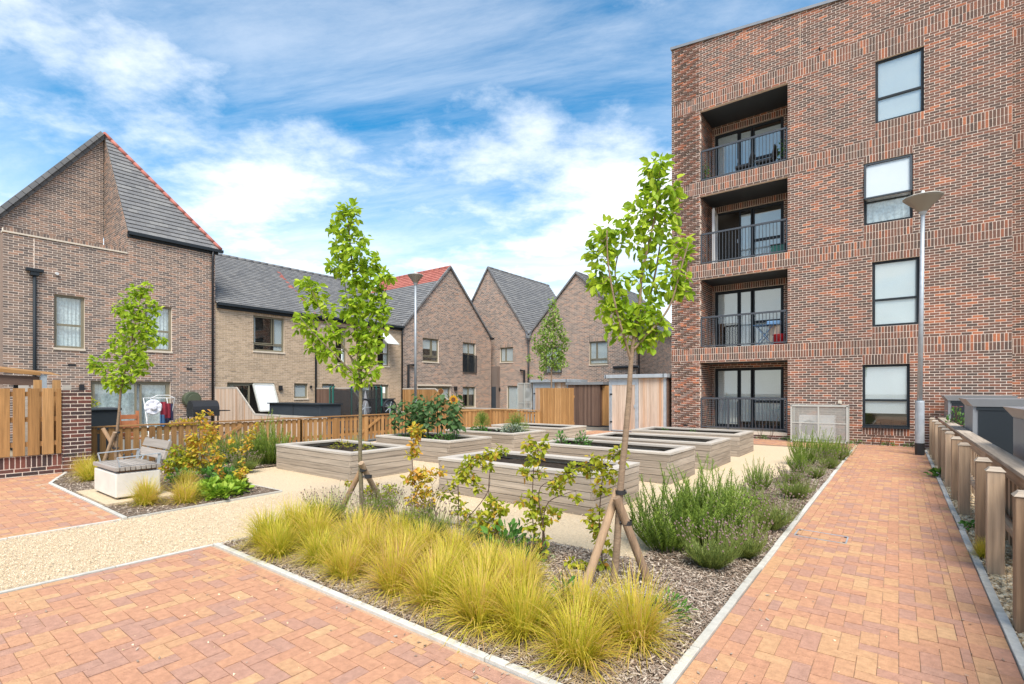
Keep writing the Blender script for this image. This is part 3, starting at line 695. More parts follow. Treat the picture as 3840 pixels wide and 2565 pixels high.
# balconies: recess, glazed screen and railing on each floor
BYb = 20.1
for k, (a, b, c, d) in enumerate(balc):
    rc = MB(); x0, x1 = FX0 + a, FX0 + b
    rc.poly([(x0 - .3, FY + .12, c), (x1 + .3, FY + .12, c), (x1 + .3, BYb, c), (x0 - .3, BYb, c)])
    bal = rc.build('balcony', M['slab'], flat)
    bal['label'] = ['ground floor terrace', 'first floor balcony with blue folding table', 'second floor balcony with the door open', 'top floor balcony with black chairs'][k]
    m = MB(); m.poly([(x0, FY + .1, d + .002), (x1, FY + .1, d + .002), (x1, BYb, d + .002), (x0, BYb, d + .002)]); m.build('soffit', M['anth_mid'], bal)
    left = Facade(flat, (x0, BYb, 0), MY, XX, BYb - FY - .01, c, d, M['brick_red'], M['mortar'], name='balcony_side_wall', nmax=60)
    rgt = Facade(flat, (x1, FY + .01, 0), YX, -XX, BYb - FY, c, d, M['brick_red'], M['mortar'], name='balcony_side_wall', nmax=0)
    g0, g1, gz = .08, 2.45, snap(min(c + 2.25, d - .15))
    bk = Facade(flat, (x0, BYb, 0), XX, MY, x1 - x0, c, d, M['brick_red'], M['mortar'], openings=[(g0, g1, c, gz)], soldiers=[(0.0, x1 - x0, gz, gz + .225)] if k else [], name='balcony_back_wall', nmax=60)
    z1 = 1.0; tr = .98 / (gz - c)
    opn = (k == 2)
    lights = [(.37, .555, 0, 1), (.57, 1, tr, 1), (.57, 1, 0, tr)]
    if not opn: lights.append((0, .36, 0, 1))
    bl = {0: [(.03, .355, .03, .97), (.38, .545, .1, .97), (.58, .97, .12, .97)], 1: [(.03, .34, .45, .97), (.38, .545, .02, .97), (.58, .97, .02, .97)], 2: [(.38, .545, .02, .9), (.58, .97, .02, .88)], 3: [(.03, .355, .2, .95), (.38, .545, .02, .93), (.58, .97, .02, .9)]}[k]
    wd = window(bk, (g0, g1, c + .03, gz), M['anth'], lights, fw=.075, behind=bl, name='glazed_screen')
    m = MB(); fbox(m, bk, g0, g1, c, c + .03, -.16, .03); m.build('threshold', M['anth'], wd)
    m = MB(); p = bk.P(g0 + .82, c + 1.0, -.07); m.bar(p, p + V((0, 0, .14)), .03, .03); m.build('door_handle', M['galv'], wd)
    if opn:
        h0 = bk.P(g0 + .06, c + .06, -.06); dr = MB(); D = V((.14, -1, 0)).normalized(); w_, h_ = .78, gz - c - .12
        for p, q in (((0, 0), (0, h_)), ((w_, 0), (w_, h_)), ((0, 0), (w_, 0)), ((0, h_), (w_, h_))):
            dr.bar(h0 + D * p[0] + ZZ * p[1], h0 + D * q[0] + ZZ * q[1], .06, .09)
        do = dr.build('open_door', M['white'], wd)
    # railing
    rl = MB(); ry = FY + .07; rt_ = c + 1.1 if k else 1.35; rb = c + .07 if k else .33
    for x in (x0 + .03, x1 - .03): rl.bar((x, ry, rb - (.0 if k else .2)), (x, ry, rt_), .05, .05)
    if k == 0: rl.bar((x0 + .95, ry - .02, .12), (x0 + .95, ry - .02, rt_), .06, .05)
    rl.bar((x0 + .03, ry, rt_), (x1 - .03, ry, rt_), .05, .06); rl.bar((x0 + .03, ry, rb), (x1 - .03, ry, rb), .04, .04)
    ro = rl.build('railing', M['rail'], bal)
    nb = 25
    um = MB(); um.box((-.009, -.009, -.5), (.009, .009, .5)); ume = um.mesh('railing_bar', M['rail'])
    for i in range(nb):
        o = bpy.data.objects.new('railing_bar', ume); COL.objects.link(o); o.parent = ro; x = x0 + .06 + (x1 - x0 - .12) * (i + .5) / nb
        o.location = V((x, ry, (rt_ + rb) / 2)) - wloc(ro); o.scale = (1, 1, rt_ - rb - .05)
m = MB(); m.box((FX0 + bx0 + .01, FY - .03, .13), (FX0 + bx1 - .01, FY + .3, .232)); m.build('terrace_slab_edge', M['sill'], flat)

# windows of the flats
tf = [.43, .41, .40, .395]
for k, o in enumerate(wins):
    t_ = tf[k]
    lights = [(0, 1, 0, t_), (0, 1, t_, 1)]
    bl = [(.03, .97, .22 if k == 0 else .02, .98)]
    if k == 2: lights = [(0, 1, 0, t_ - .02)]; bl = [(.03, .97, .62, .98)]
    wd = window(fa, o, M['anth'], lights, fw=.05, behind=bl, back=-.07)
    if k == 2:
        mm = MB(); n = 30; a, b, c, d = o
        for i in range(n):
            u0, u1 = a + .05 + (b - a - .1) * i / n, a + .05 + (b - a - .1) * (i + 1) / n
            w0, w1 = -.2 + .02 * math.sin(i * 1.3), -.2 + .02 * math.sin((i + 1) * 1.3)
            mm.poly([fa.P(u0, c + .05, w0), fa.P(u1, c + .05, w1), fa.P(u1, c + 1.15, w1), fa.P(u0, c + 1.15, w0)], .6)
        mm.build('lace_curtain', M['lace'], wd)
        # upper sash pushed out at the bottom
        h = (d - c) * .575; ang = math.radians(9); dn = V((0, -math.sin(ang), -math.cos(ang))); p0 = fa.P(a + .04, d - .05, -.03); q0 = fa.P(b - .04, d - .05, -.03)
        sm = MB()
        for e in ((p0, q0), (p0 + dn * h, q0 + dn * h), (p0, p0 + dn * h), (q0, q0 + dn * h)): sm.bar(*e, .05, .045, up=(0, -1, 0))
        sa = sm.build('open_sash', M['anth_mid'], wd)
        pm = MB(); pm.poly([p0, q0, q0 + dn * h, p0 + dn * h]); pm.build('pane', M['glass'], sa)
        pb = MB(); of = V((0, .03, 0)); pb.poly([p0 + of, q0 + of, q0 + dn * (h - .03) + of, p0 + dn * (h - .03) + of]); pb.build('blind', M['blind'], sa)
        bm = MB(); bm.bar(fa.P(a + .04, c + (d - c) * .43, -.05), fa.P(b - .04, c + (d - c) * .43, -.05), .05, .05); bm.build('transom', M['white'], wd)
    if k == 0:
        m = MB(); fbox(m, fa, o[0] - .0, o[1] + .0, o[2] - .03, o[2] + .02, -.06, .05); m.build('sill', M['anth'], wd)

# ------------------------------------------------------------------ the houses along the left (fronts in the plane X = -21.5)
HX = -21.5
def Yx(px, py=1467): return onX(px, py, HX).y
def hop(x0, x1, yt, yb, xm=None):
    """opening on the X = HX plane from photo pixels (left, right, top, bottom at the middle)"""
    xm = (x0 + x1) / 2 if xm is None else xm
    return (Yx(x0), Yx(x1), snap(onX(xm, yb, HX).z), snap(onX(xm, yt, HX).z))
# --- corner house with the roof terrace
A0, A1, AM = 2.78, 8.75, 5.86
hA = thing('corner_house', (-25, 5.8, 0), 'tall brown brick corner house with pointed hipped gable and red hip tiles', 'house')
aw1 = hop(203, 318, 1107, 1303); aw2 = hop(545, 645, 1147, 1315); adr = hop(340, 640, 1428, 1700); adr = (adr[0], adr[1], .0, 1.95)
opA = [(a - A0, b - A0, c, d) for a, b, c, d in (aw1, aw2, adr)]
sA = [(0, AM - A0 + .02, 6.41, 6.5)]
fA = Facade(hA, (HX, A0, 0), YX, XX, A1 - A0, -.1, 7.2, M['brick_brown'], M['mortar'], openings=opA,
            clip=lambda v: (0, A1 - A0) if v < 6.42 else (AM - A0, A1 - A0),
            soldiers=[], voids=[(0, AM - A0, 6.42, 7.2)])
m = MB(); fbox(m, fA, -.02, AM - A0 + .02, 6.42, 6.47, -.22, .035); m.build('parapet_string', M['sill'], hA)
cap = []
n = int((AM - A0) / .075)
for i in range(n): cap.append((fA.P(.037 + i * .075, 6.525, -.09), YX * .031, ZZ * .052, XX * .115, R.random()))
pc = MB(); fbox(pc, fA, 0, AM - A0, 6.47, 6.565, -.19, .015); pcap = pc.build('parapet_cap', M['mortar'], hA)
pieces('brick', 'bricks', pcap, cap, M['brick_brown'], 100)
GX = -24.2; RZ = 11.4; EZ = 7.25
sl_ = (RZ - EZ) / (AM - A0)
fg = Facade(hA, (GX, A0 - .3, 0), YX, XX, AM - A0 + .3, 5.9, RZ, M['brick_brown'], M['mortar'], name='gable_wall', nmax=200, openings=[(onX(228, 1300, GX).y - A0 + .3, onX(358, 1300, GX).y - A0 + .3, 5.95, 6.9)],
            clip=lambda v: (max(0, AM - A0 + .3 - (RZ - v) / sl_), AM - A0 + .3),
            backs=[[(0, 5.9), (AM - A0 + .3, 5.9), (AM - A0 + .3, RZ), (0, EZ - .3 * sl_)]])
mfr = MB(); a_, b_ = onX(228, 1300, GX).y, onX(358, 1300, GX).y
mfr.box((GX - .01, a_, 6.0), (GX + .02, b_, 6.9)); mfr.build('terrace_door', M['olive'], hA)
mfr = MB(); mfr.box((GX + .015, a_ + .12, 6.0), (GX + .03, a_ + (b_ - a_) * .62, 6.78)); mfr.build('pane', M['blind'], hA)
# side wall of the terrace, under the hipped roof
dsw = -GX + HX
fs = Facade(hA, (GX, AM + .02, 0), XX, MY, dsw, 5.9, RZ, M['brick_brown'], M['mortar'], name='terrace_side_wall', nmax=200, openings=[],
            clip=lambda v: (0, dsw if v < EZ else dsw * (RZ - v) / (RZ - EZ)), backs=[[(0, 5.9), (dsw, 5.9), (dsw, EZ), (0, RZ)]])
m = MB(); p = fs.P(.05, 5.95, .01); m.box((p.x, p.y - .02, 5.95), (p.x + .75, p.y + .02, 6.85)); m.build('terrace_side_window', M['anth_mid'], hA)
m = MB(); m.poly([(HX - .2, A0, 5.92), (HX - .2, AM, 5.92), (GX, AM, 5.92), (GX, A0, 5.92)]); m.build('terrace_floor', M['slab'], hA)
e0, e1, ap = V((HX + .08, AM + .02, EZ - .06)), V((HX + .08, A1 + .16, EZ - .06)), V((GX, AM + .02, RZ + .03))
S_ = V((GX - HX - .08, 0, ap.z - e0.z)); Ls = S_.length; S_.normalize(); Nn = V((S_.z, 0, -S_.x)); We = e1.y - e0.y
Lp = tiles(hA, 'roof', e0, YX, S_, Nn, Ls, lambda v: (0, We * (1 - v / Ls)), .2, .3, None)
rfA = roof(hA, 'hipped_roof', [e0, e1, ap], M['under'], Lp, 300)
m = MB(); bk_ = V((-31, AM, RZ)); m.poly([ap, e1, (-31, A1 + .16, EZ - .06), (-31, AM, RZ + .03)]); m.poly([ap + V((.25, 0, 0)), (GX + .25, A0 - .12, EZ - .2), (-31, A0 - .12, EZ - .2), (-31, AM, RZ)])
m.build('main_roof', M['tile'], hA)
nh = 16
for i in range(nh):
    a, b = ap.lerp(e1, i / nh), ap.lerp(e1, (i + 1.06) / nh)
    m = MB(); m.cur = R.random(); m.tube([a + V((.03, .0, .05)), b + V((.03, .0, .05))], [.068, .068], 10); m.build('hip_tile', M['tile_red'], rfA, smooth=True)
nv = 20
for i in range(nv):                              # verge of the gable
    a, b = V((GX + .06, AM, RZ + .02)), V((GX + .06, A0 - .3, EZ - .3 * sl_ + .02))
    p, q = a.lerp(b, i / nv), a.lerp(b, (i + .94) / nv)
    m = MB(); m.cur = R.random(); m.bar(p, q, .26, .07, up=(1, 0, 0)); m.build('verge_tile', M['tile'], hA)
m = MB(); m.bar((HX + .1, AM + .05, EZ - .1), (HX + .1, A1 + .25, EZ - .1), .12, .11); m.bar((HX + .02, AM + .02, EZ - .14), (HX + .02, A1 + .1, EZ - .14), .05, .2); m.build('gutter', M['anth'], hA)
pipe(hA, 'downpipe', [(HX + .12, A1 - .12, EZ - .12), (HX + .07, A1 - .12, EZ - .45), (HX + .07, A1 - .12, .0)], .042, M['black'])
yp = Yx(128); pipe(hA, 'downpipe', [(HX + .07, yp, onX(128, 1030, HX).z), (HX + .07, yp, 0)], .045, M['anth'])
m = MB(); zt = onX(128, 1020, HX).z; m.box((HX + .01, yp - .2, zt), (HX + .16, yp + .2, zt + .09)); m.box((HX + .02, yp - .1, zt - .12), (HX + .14, yp + .1, zt)); m.build('rainwater_hopper', M['anth'], hA)
m = MB(); fbox(m, fA, yp - A0 - .008, yp - A0 + .008, zt + .1, 6.4, -.005, .004); m.build('movement_joint', M['mortar'], hA)
m = MB(); p = onX(212, 1026, HX); m.tube([p, p + V((.12, 0, -.02))], .045, 8); m.build('security_camera', M['white'], hA)
for px, py in ((270, 1369), (710, 1384)):
    p = onX(px, py, HX); m = MB(); m.box((HX, p.y - .1, p.z - .035), (HX + .012, p.y + .1, p.z + .035)); m.build('air_vent', M['black'], hA)
p = onX(305, 1453, HX); m = MB(); m.box((HX, p.y - .06, p.z - .1), (HX + .09, p.y + .06, p.z + .1)); m.build('wall_light', M['black'], hA)
for i, o in enumerate(opA[:2]): window(fA, o, M['olive'], [(0, 1, 0, .44), (0, 1, .44, 1)], behind='lace', sill=M['sill'])
o = opA[2]; window(fA, o, M['olive'], [(0, .56, 0, 1), (.6, 1, 0, 1)], fw=.09, behind='lace', name='patio_door')
m = MB(); m.poly([(HX, A0, -.1), (-31, A0, -.1), (-31, A0, 7), (GX, A0, 7), (GX, A0, 6.4), (HX, A0, 6.4)]); m.poly([(HX, A1, -.1), (-31, A1, -.1), (-31, A1, 7.2), (HX, A1, 7.2)]); m.build('end_walls', M['brick_brown'], hA)
# --- the buff terrace, two houses
BE, BR_X, BR_Z = 5.1, -25.3, 7.95
def terrace(name, label, y0, y1, ops, kinds, redcol):
    h = thing(name, (-23, (y0 + y1) / 2, 0), label, 'house')
    op = [(a - y0, b - y0, c, d) for a, b, c, d in ops]
    so = []
    for (a, b, c, d), k in zip(op, kinds):
        if k == 'bed': so += [(a, b, d, min(d + .225, BE - .1)), (a, b, c - .29, c - .065)]
    fB = Facade(h, (HX, y0, 0), YX, XX, y1 - y0, -.1, BE, M['brick_buff'], M['mortar_buff'], openings=op, soldiers=so)
    e0, e1 = V((HX + .12, y0, BE - .03)), V((HX + .12, y1, BE - .03))
    S = V((BR_X - e0.x, 0, BR_Z - e0.z)); L = S.length; S.normalize(); Nn = V((S.z, 0, -S.x))
    Lp = tiles(h, 'roof', e0, YX, S, Nn, L, lambda v: (0, y1 - y0), .17, .21, None, pick=(lambda u, f_: redcol and u > y1 - y0 - .2 and R.random() < .3))
    rf = roof(h, 'pitched_roof', [e0, e1, e1 + S * L, e0 + S * L], M['under'], Lp, 300)
    n = 12
    for i in range(n):
        p, q = (e0 + S * L).lerp(e1 + S * L, i / n), (e0 + S * L).lerp(e1 + S * L, (i + .98) / n)
        m = MB(); m.cur = R.random(); m.tube([p + ZZ * .02, q + ZZ * .02], .1, 8); m.build('ridge_tile', M['tile'], rf, smooth=True)
    m = MB(); m.bar((HX + .16, y0 + .03, BE - .03), (HX + .16, y1, BE - .03), .13, .11); m.bar((HX + .05, y0 + .03, BE - .12), (HX + .05, y1, BE - .12), .08, .16); m.build('gutter', M['anth'], h)
    m = MB(); m.poly([e0 + S * L, e1 + S * L, (-30, y1, 5.1), (-30, y0, 5.1)]); m.poly([(-30, y0, -.1), (-30, y1, -.1), (-30, y1, 5.1), (-30, y0, 5.1)]); m.build('rear', M['tile'], h)
    return h, fB, op
YB = Yx(1185)
b1 = hop(950, 1067, 1190, 1320); b1d = hop(852, 1028, 1436, 1600); b1d = (b1d[0], b1d[1], .0, 1.95); b1s = hop(1103, 1155, 1438, 1497)
hB1, fB1, oB1 = terrace('terraced_house', 'buff brick terraced house with grey roof next to the corner house', A1 + .01, YB, (b1, b1d, b1s), ('bed', '', ''), True)
window(fB1, oB1[0], M['olive'], [(0, .62, .22, 1), (.66, 1, .22, 1), (0, 1, 0, .2)], behind=[(.02, .1, .2, .98), (.68, .97, .02, .98)], sill=M['sill'])
wd = window(fB1, oB1[1], M['olive'], [(0, .48, 0, 1)], fw=.09, behind=[], name='patio_door')
window(fB1, oB1[2], M['olive'], [(0, 1, 0, 1)], behind='blind', sill=M['sill'])
# the patio window swung outward at its foot
a, b, c, d = oB1[1]; u0, u1 = a + (b - a) * .54, b - .03; ang = math.radians(27); dn = V((math.sin(ang), 0, -math.cos(ang))); p0, q0 = fB1.P(u0, d - .06, -.02), fB1.P(u1, d - .06, -.02); h_ = 1.25
sm = MB()
for e in ((p0, q0), (p0 + dn * h_, q0 + dn * h_), (p0, p0 + dn * h_), (q0, q0 + dn * h_)): sm.bar(*e, .06, .05, up=(1, 0, .4))
sa = sm.build('open_sash', M['cage'], wd); pm = MB(); pm.poly([p0, q0, q0 + dn * h_, p0 + dn * h_]); pm.build('sky_reflection_pane', M['blind'], sa)  # opaque white pane: the sky's reflection is put into its colour
yp = YB - .05; pipe(hB1, 'downpipe', [(HX + .16, yp, BE - .08), (HX + .07, yp, BE - .4), (HX + .07, yp, 0)], .045, M['anth'])
for px, py, nm in ((1050, 1455, 'wall_light'), (1164, 1450, 'wall_light')):
    p = onX(px, py, HX); m = MB(); s_ = .07 if px < 1100 else .035; m.box((HX, p.y - s_, p.z - s_ * 1.5), (HX + .1, p.y + s_, p.z + s_ * 1.5)); m.build(nm, M['black'], hB1)
for px, py in ((874, 1388), (1121, 1395)):
    p = onX(px, py, HX); m = MB(); m.box((HX, p.y - .11, p.z - .04), (HX + .01, p.y + .11, p.z + .04)); m.build('air_vent', M['brick_buff'], hB1)
YC0, YC1 = Yx(1508), Yx(1842)
b2a = hop(1258, 1300, 1228, 1363); b2b = hop(1415, 1460, 1246, 1370); b2d = hop(1330, 1458, 1442, 1560); b2d = (b2d[0], b2d[1], .0, 1.95); b2s = hop(1208, 1253, 1438, 1497)
hB2, fB2, oB2 = terrace('terraced_house', 'buff brick terraced house with open top window behind the leafy tree', YB, YC0, (b2a, b2b, b2d, b2s), ('', '', '', ''), False)
window(fB2, oB2[0], M['olive'], [(0, .7, .4, 1), (.74, 1, .4, 1), (0, 1, 0, .38)], behind=[(.75, .97, .1, .98)], sill=M['sill'])
wd = window(fB2, oB2[1], M['olive'], [(0, 1, 0, .38)], behind=[(.6, .97, .05, .98)], sill=M['sill'])
a, b, c, d = oB2[1]; ang = math.radians(52); dn = V((math.sin(ang), 0, -math.cos(ang))); p0, q0 = fB2.P(a + .03, d - .05, 0), fB2.P(b - .03, d - .05, 0); h_ = (d - c) * .58
sm = MB()
for e in ((p0, q0), (p0 + dn * h_, q0 + dn * h_), (p0, p0 + dn * h_), (q0, q0 + dn * h_)): sm.bar(*e, .05, .04, up=(1, 0, .8))
sa = sm.build('open_sash', M['cage'], wd); pm = MB(); pm.poly([p0, q0, q0 + dn * h_, p0 + dn * h_]); pm.build('pane', M['blind'], sa)
window(fB2, oB2[2], M['olive'], [(0, .48, 0, 1), (.54, 1, 0, 1)], fw=.09, behind=[(.1, .45, .3, .95)], name='patio_door')
window(fB2, oB2[3], M['olive'], [(0, 1, 0, 1)], behind='blind')
pipe(hB2, 'downpipe', [(HX + .16, YC0 - .06, BE - .08), (HX + .07, YC0 - .06, BE - .4), (HX + .07, YC0 - .06, 0)], .045, M['black'])
m = MB(); p = onX(1210, 1223, HX); m.box((HX, p.y - .12, p.z - .06), (HX + .012, p.y + .12, p.z + .06)); m.build('air_vent', M['sill'], hB2)
# --- the gabled house
CAP = onX(1686, 1003, HX); CE = 5.1; cm_ = (YC0 + YC1) / 2
hC = thing('gabled_house', (-24, cm_, 0), 'brown brick gabled house with red band of tiles below its ridge', 'house')
c1w = hop(1585, 1646, 1268, 1355); c2w = hop(1736, 1784, 1285, 1397); cd = hop(1567, 1690, 1448, 1560); cd = (cd[0], cd[1], .0, 1.875); c3 = hop(1736, 1784, 1450, 1525)
opC = [(a - YC0, b - YC0, c, d) for a, b, c, d in (c1w, c2w, cd, c3)]
WC = YC1 - YC0; ca = CAP.y - YC0; CZ = CAP.z
def clipC(v):
    if v < CE: return (0, WC)
    f_ = (v - CE) / (CZ - CE); return (ca * f_, WC + (ca - WC) * f_)
us = sorted({0, WC, *[o[0] for o in opC], *[o[1] for o in opC]})
soC = [(o[0], o[1], o[3], o[3] + .225) for o in opC[:2]]
fC = Facade(hC, (HX, YC0, 0), YX, XX, WC, -.1, CE, M['brick_tan'], M['mortar'], openings=opC, soldiers=soC, nmax=300)
fC2 = Facade(hC, (HX, YC0, 0), YX, XX, WC, CE, CZ - .05, M['brick_tan'], M['mortar'], clip=clipC, backs=[[(0, CE), (WC, CE), (ca, CZ)]], name='gable', nmax=100)
window(fC, opC[0], M['olive'], [(0, .55, .24, 1), (.6, 1, .24, 1), (0, 1, 0, .22)], behind=[(.03, .55, .55, .97), (.62, .97, .5, .97)], sill=M['sill'])
wd = window(fC, opC[1], M['olive'], [(0, .5, 0, 1), (.5, 1, 0, 1)], behind=[(.05, .95, .65, .97)], name='juliet_window')
m = MB(); a, b, c, d = opC[1]
fbox(m, fC, a - .05, b + .05, c + 1.05, c + 1.1, .03, .07); fbox(m, fC, a - .05, b + .05, c, c + .04, .03, .07)
jr = m.build('juliet_railing', M['anth'], wd)
for i in range(14):
    m = MB(); u = a - .04 + (b - a + .08) * i / 13; fbox(m, fC, u - .018, u + .018, c + .04, c + 1.05, .035, .06); m.build('railing_bar', M['anth'], jr)
window(fC, opC[2], M['olive'], [(0, .48, 0, 1), (.54, 1, 0, 1)], fw=.09, behind=[(.02, .98, .3, .97)], name='patio_door')
window(fC, opC[3], M['olive'], [(0, .46, 0, 1), (.5, 1, 0, 1)], behind=[(.03, .97, .62, .97)], sill=M['sill'])
m = MB(); fbox(m, fC, opC[2][0] - .05, opC[2][1] + .05, 1.9, 1.99, -.02, .05); m.build('lintel', M['sill'], hC)
e0, ap_ = V((HX + .06, YC0 - .1, CE - .1)), V((HX + .06, CAP.y, CZ + .02)); Sv = (ap_ - e0); L = Sv.length; Sv.normalize(); Nn = V((0, -Sv.z, Sv.y)); LX = 6.5
Lp = tiles(hC, 'roof', e0 + V((-LX, 0, 0)), XX, Sv, Nn, L, lambda v: (0, LX), .2, .3, None, pick=lambda u, f_: f_ > .74)
rfC = roof(hC, 'pitched_roof', [e0 + V((-LX, 0, 0)), e0, ap_, ap_ + V((-LX, 0, 0))], M['under'], Lp, 300)
e2 = V((HX + .06, YC1 + .1, CE - .1)); m = MB(); m.poly([e2, e2 + V((-LX, 0, 0)), ap_ + V((-LX, 0, 0)), ap_]); m.poly([e0 + V((-LX, .1, 0)), e2 + V((-LX, -.1, 0)), ap_ + V((-LX, 0, 0))])
m.poly([(HX, YC1, -.1), (HX - LX, YC1, -.1), (HX - LX, YC1, CE), (HX, YC1, CE)]); m.build('rear_roof_slope', M['tile'], hC)
for p_ in (e0, e2):
    for i in range(16):
        p, q = p_.lerp(ap_, i / 16), p_.lerp(ap_, (i + .95) / 16)
        m = MB(); m.cur = R.random(); m.bar(p + V((.0, 0, .02)), q + V((.0, 0, .02)), .1, .1); m.build('verge_tile', M['tile'], rfC)
for i in range(14):
    m = MB(); m.cur = R.random(); m.tube([ap_ + V((-LX * i / 14, 0, .02)), ap_ + V((-LX * (i + .97) / 14, 0, .02))], .085, 8); m.build('ridge_tile', M['tile_red'], rfC, smooth=True)
def flue(root, px, py, px2, py2, X=None, Y=None):
    pl = (lambda a, b: onX(a, b, X)) if X is not None else (lambda a, b: onY(a, b, Y))
    of = V((.1, 0, 0)) if X is not None else V((0, -.1, 0))
    p, q = pl(px, py) + of, pl(px2, py2) + of
    m = MB(); m.tube([V((q.x, q.y, p.z)), p, V((p.x, p.y, .0))] if py2 == py else [q, p], .07, 10); m.build('flue_pipe', M['black'], root)
flue(hC, 1527, 1368, 1547, 1368, X=HX)
p = onX(1706, 1457, HX); m = MB(); m.box((HX, p.y - .09, p.z - .12), (HX + .13, p.y + .09, p.z + .12)); m.build('wall_light', M['black'], hC)
p = onX(1843, 1270, HX); m = MB(); m.box((HX - .1, p.y - .16, p.z - .06), (HX + .12, p.y + .16, p.z + .06)); m.build('gutter_end', M['black'], hC)
# ------------------------------------------------------------------ the two gabled houses at the far end (fronts in the plane Y = 26.3)
DY = 26.3
def Xy(px): return onY(px, 1467, DY).x
def far_house(name, label, xl, xr, apx, ez, ops, soldier, ridge_len, redge):
    h = thing(name, ((xl + xr) / 2, 30, 0), label, 'house')
    Wd = xr - xl; op = [(a - xl, b - xl, c, d) for a, b, c, d in ops]; ua = apx.x - xl
    f0 = Facade(h, (xl, DY, 0), XX, MY, Wd, -.1, ez, M['brick_tan'], M['mortar'], openings=op, soldiers=[(o[0], o[1], o[3], o[3] + .225) for o, s_ in zip(op, soldier) if s_], nmax=300)
    cl = lambda v: (ua * (v - ez) / (apx.z - ez), Wd + (ua - Wd) * (v - ez) / (apx.z - ez))
    Facade(h, (xl, DY, 0), XX, MY, Wd, ez, apx.z - .05, M['brick_tan'], M['mortar'], clip=cl, backs=[[(0, ez), (Wd, ez), (ua, apx.z)]], name='gable', nmax=100)
    e0, e1, ap = V((xl - .05, DY - .06, ez - .06)), V((xr + .05, DY - .06, ez - .06)), V((apx.x, DY - .06, apx.z + .03))
    rf = None
    for e, ns in ((e0, 0), (e1, 1)):
        S = ap - e; L = S.length; S.normalize(); Nn = V((-S.z, 0, S.x)) if e is e0 else V((S.z, 0, -S.x))
        Lp = tiles(h, 'roof', e, YX, S, Nn, L, lambda v: (0, ridge_len), .2, .3, None)
        r_ = roof(h, 'roof_slope', [e, e + YX * ridge_len, ap + YX * ridge_len, ap], M['under'], Lp, 300 if ns else 0)
        rf = r_
        for i in range(16):
            p, q = e.lerp(ap, i / 16), e.lerp(ap, (i + .95) / 16)
            m = MB(); m.cur = R.random(); m.bar(p + ZZ * .02, q + ZZ * .02, .1, .1); m.build('verge_tile', M['tile'], r_)
    for i in range(14):
        m = MB(); m.cur = R.random(); m.tube([ap + YX * (ridge_len * i / 14) + ZZ * .02, ap + YX * (ridge_len * (i + .97) / 14) + ZZ * .02], .085, 8); m.build('ridge_tile', M['tile'], rf, smooth=True)
    m = MB(); m.poly([(xl, DY + ridge_len, 0), (xr, DY + ridge_len, 0), (xr, DY + ridge_len, ez), (apx.x, DY + ridge_len, apx.z), (xl, DY + ridge_len, ez)]); m.build('rear_wall', M['brick_tan'], h)
    return h, f0, op
def yop(x0, x1, yt, yb):
    xm = (x0 + x1) / 2; return (Xy(x0), Xy(x1), snap(onY(xm, yb, DY).z), snap(onY(xm, yt, DY).z))
ED, EZ2 = Xy(1985), 5.175
apD = onY(1832, 1006, DY); d1 = yop(1874, 1924, 1303, 1358); d2 = yop(1901, 1945, 1448, 1540)
hD, fD, oD = far_house('far_gabled_house', 'brown brick house with the tallest steep gable at the far end', -25.4, ED, apD, EZ2, (d1, d2), (1, 0), 7.5, False)
window(fD, oD[0], M['olive'], [(0, .4, 0, 1), (.42, 1, 0, 1)], behind='blind', sill=M['sill'])
window(fD, oD[1], M['olive'], [(0, 1, 0, 1)], behind='blind', name='garden_window')
flue(hD, 1969, 1389, 1955, 1389, Y=DY)
p = onY(1873, 1460, DY); m = MB(); m.box((p.x - .08, DY - .12, p.z - .12), (p.x + .08, DY, p.z + .12)); m.build('wall_light', M['black'], hD)
# small flat-topped porch in the corner between the gabled houses
m = MB(); pr0, pr1 = onY(1842, 1400, DY - .25).x, onY(1866, 1400, DY - .25).x
m.box((pr0 - .6, DY - .3, -.05), (pr1, DY, onY(1853, 1375, DY).z)); po = m.build('porch', M['brick_tan'], hD); m = MB(); m.box((pr0 - .3, DY - .33, 0), (pr1 - .1, DY - .3, 1.9)); m.build('porch_door', M['anth_mid'], po)
apE = onY(2162, 1025, DY); xr = Xy(2387)
e1_ = yop(2209, 2279, 1281, 1367); e2_ = yop(2044, 2105, 1300, 1401); e3_ = yop(2215, 2278, 1449, 1560)
hE, fE, oE = far_house('far_gabled_house', 'brown brick gabled house beside the flats, behind the leafy tree', ED, xr, apE, EZ2, (e1_, e2_, e3_), (1, 0, 0), 9, False)
window(fE, oE[0], M['olive'], [(0, .38, .24, 1), (.4, 1, .24, 1), (0, 1, 0, .22)], behind='blind', sill=M['sill'])
wd = window(fE, oE[1], M['olive'], [(0, .5, 0, 1), (.5, 1, 0, 1)], behind='blind', name='juliet_window')
a, b, c, d = oE[1]; m = MB(); fbox(m, fE, a - .05, b + .05, c + 1.02, c + 1.07, .03, .07); fbox(m, fE, a - .05, b + .05, c, c + .04, .03, .07); jr = m.build('juliet_railing', M['anth'], wd)
for i in range(13):
    m = MB(); u = a - .04 + (b - a + .08) * i / 12; fbox(m, fE, u - .012, u + .012, c + .04, c + 1.02, .035, .06); m.build('railing_bar', M['anth'], jr)
window(fE, oE[2], M['olive'], [(0, 1, 0, 1)], behind='blind', name='garden_window')
m = MB(); fbox(m, fE, oE[2][0] - .1, oE[2][1] + .2, 1.93, 2.02, -.02, .06); m.build('lintel', M['sill'], hE)
p, q = onY(2300, 1378, DY - .1), onY(2395, 1376, DY - .1); m = MB(); m.tube([p, V((q.x, q.y, p.z))], .08, 10); m.build('flue_pipe', M['black'], hE)
fEs = Facade(hE, (xr, DY, 0), YX, XX, 9, -.1, EZ2, M['brick_tan'], M['mortar'], name='side_wall', nmax=100)
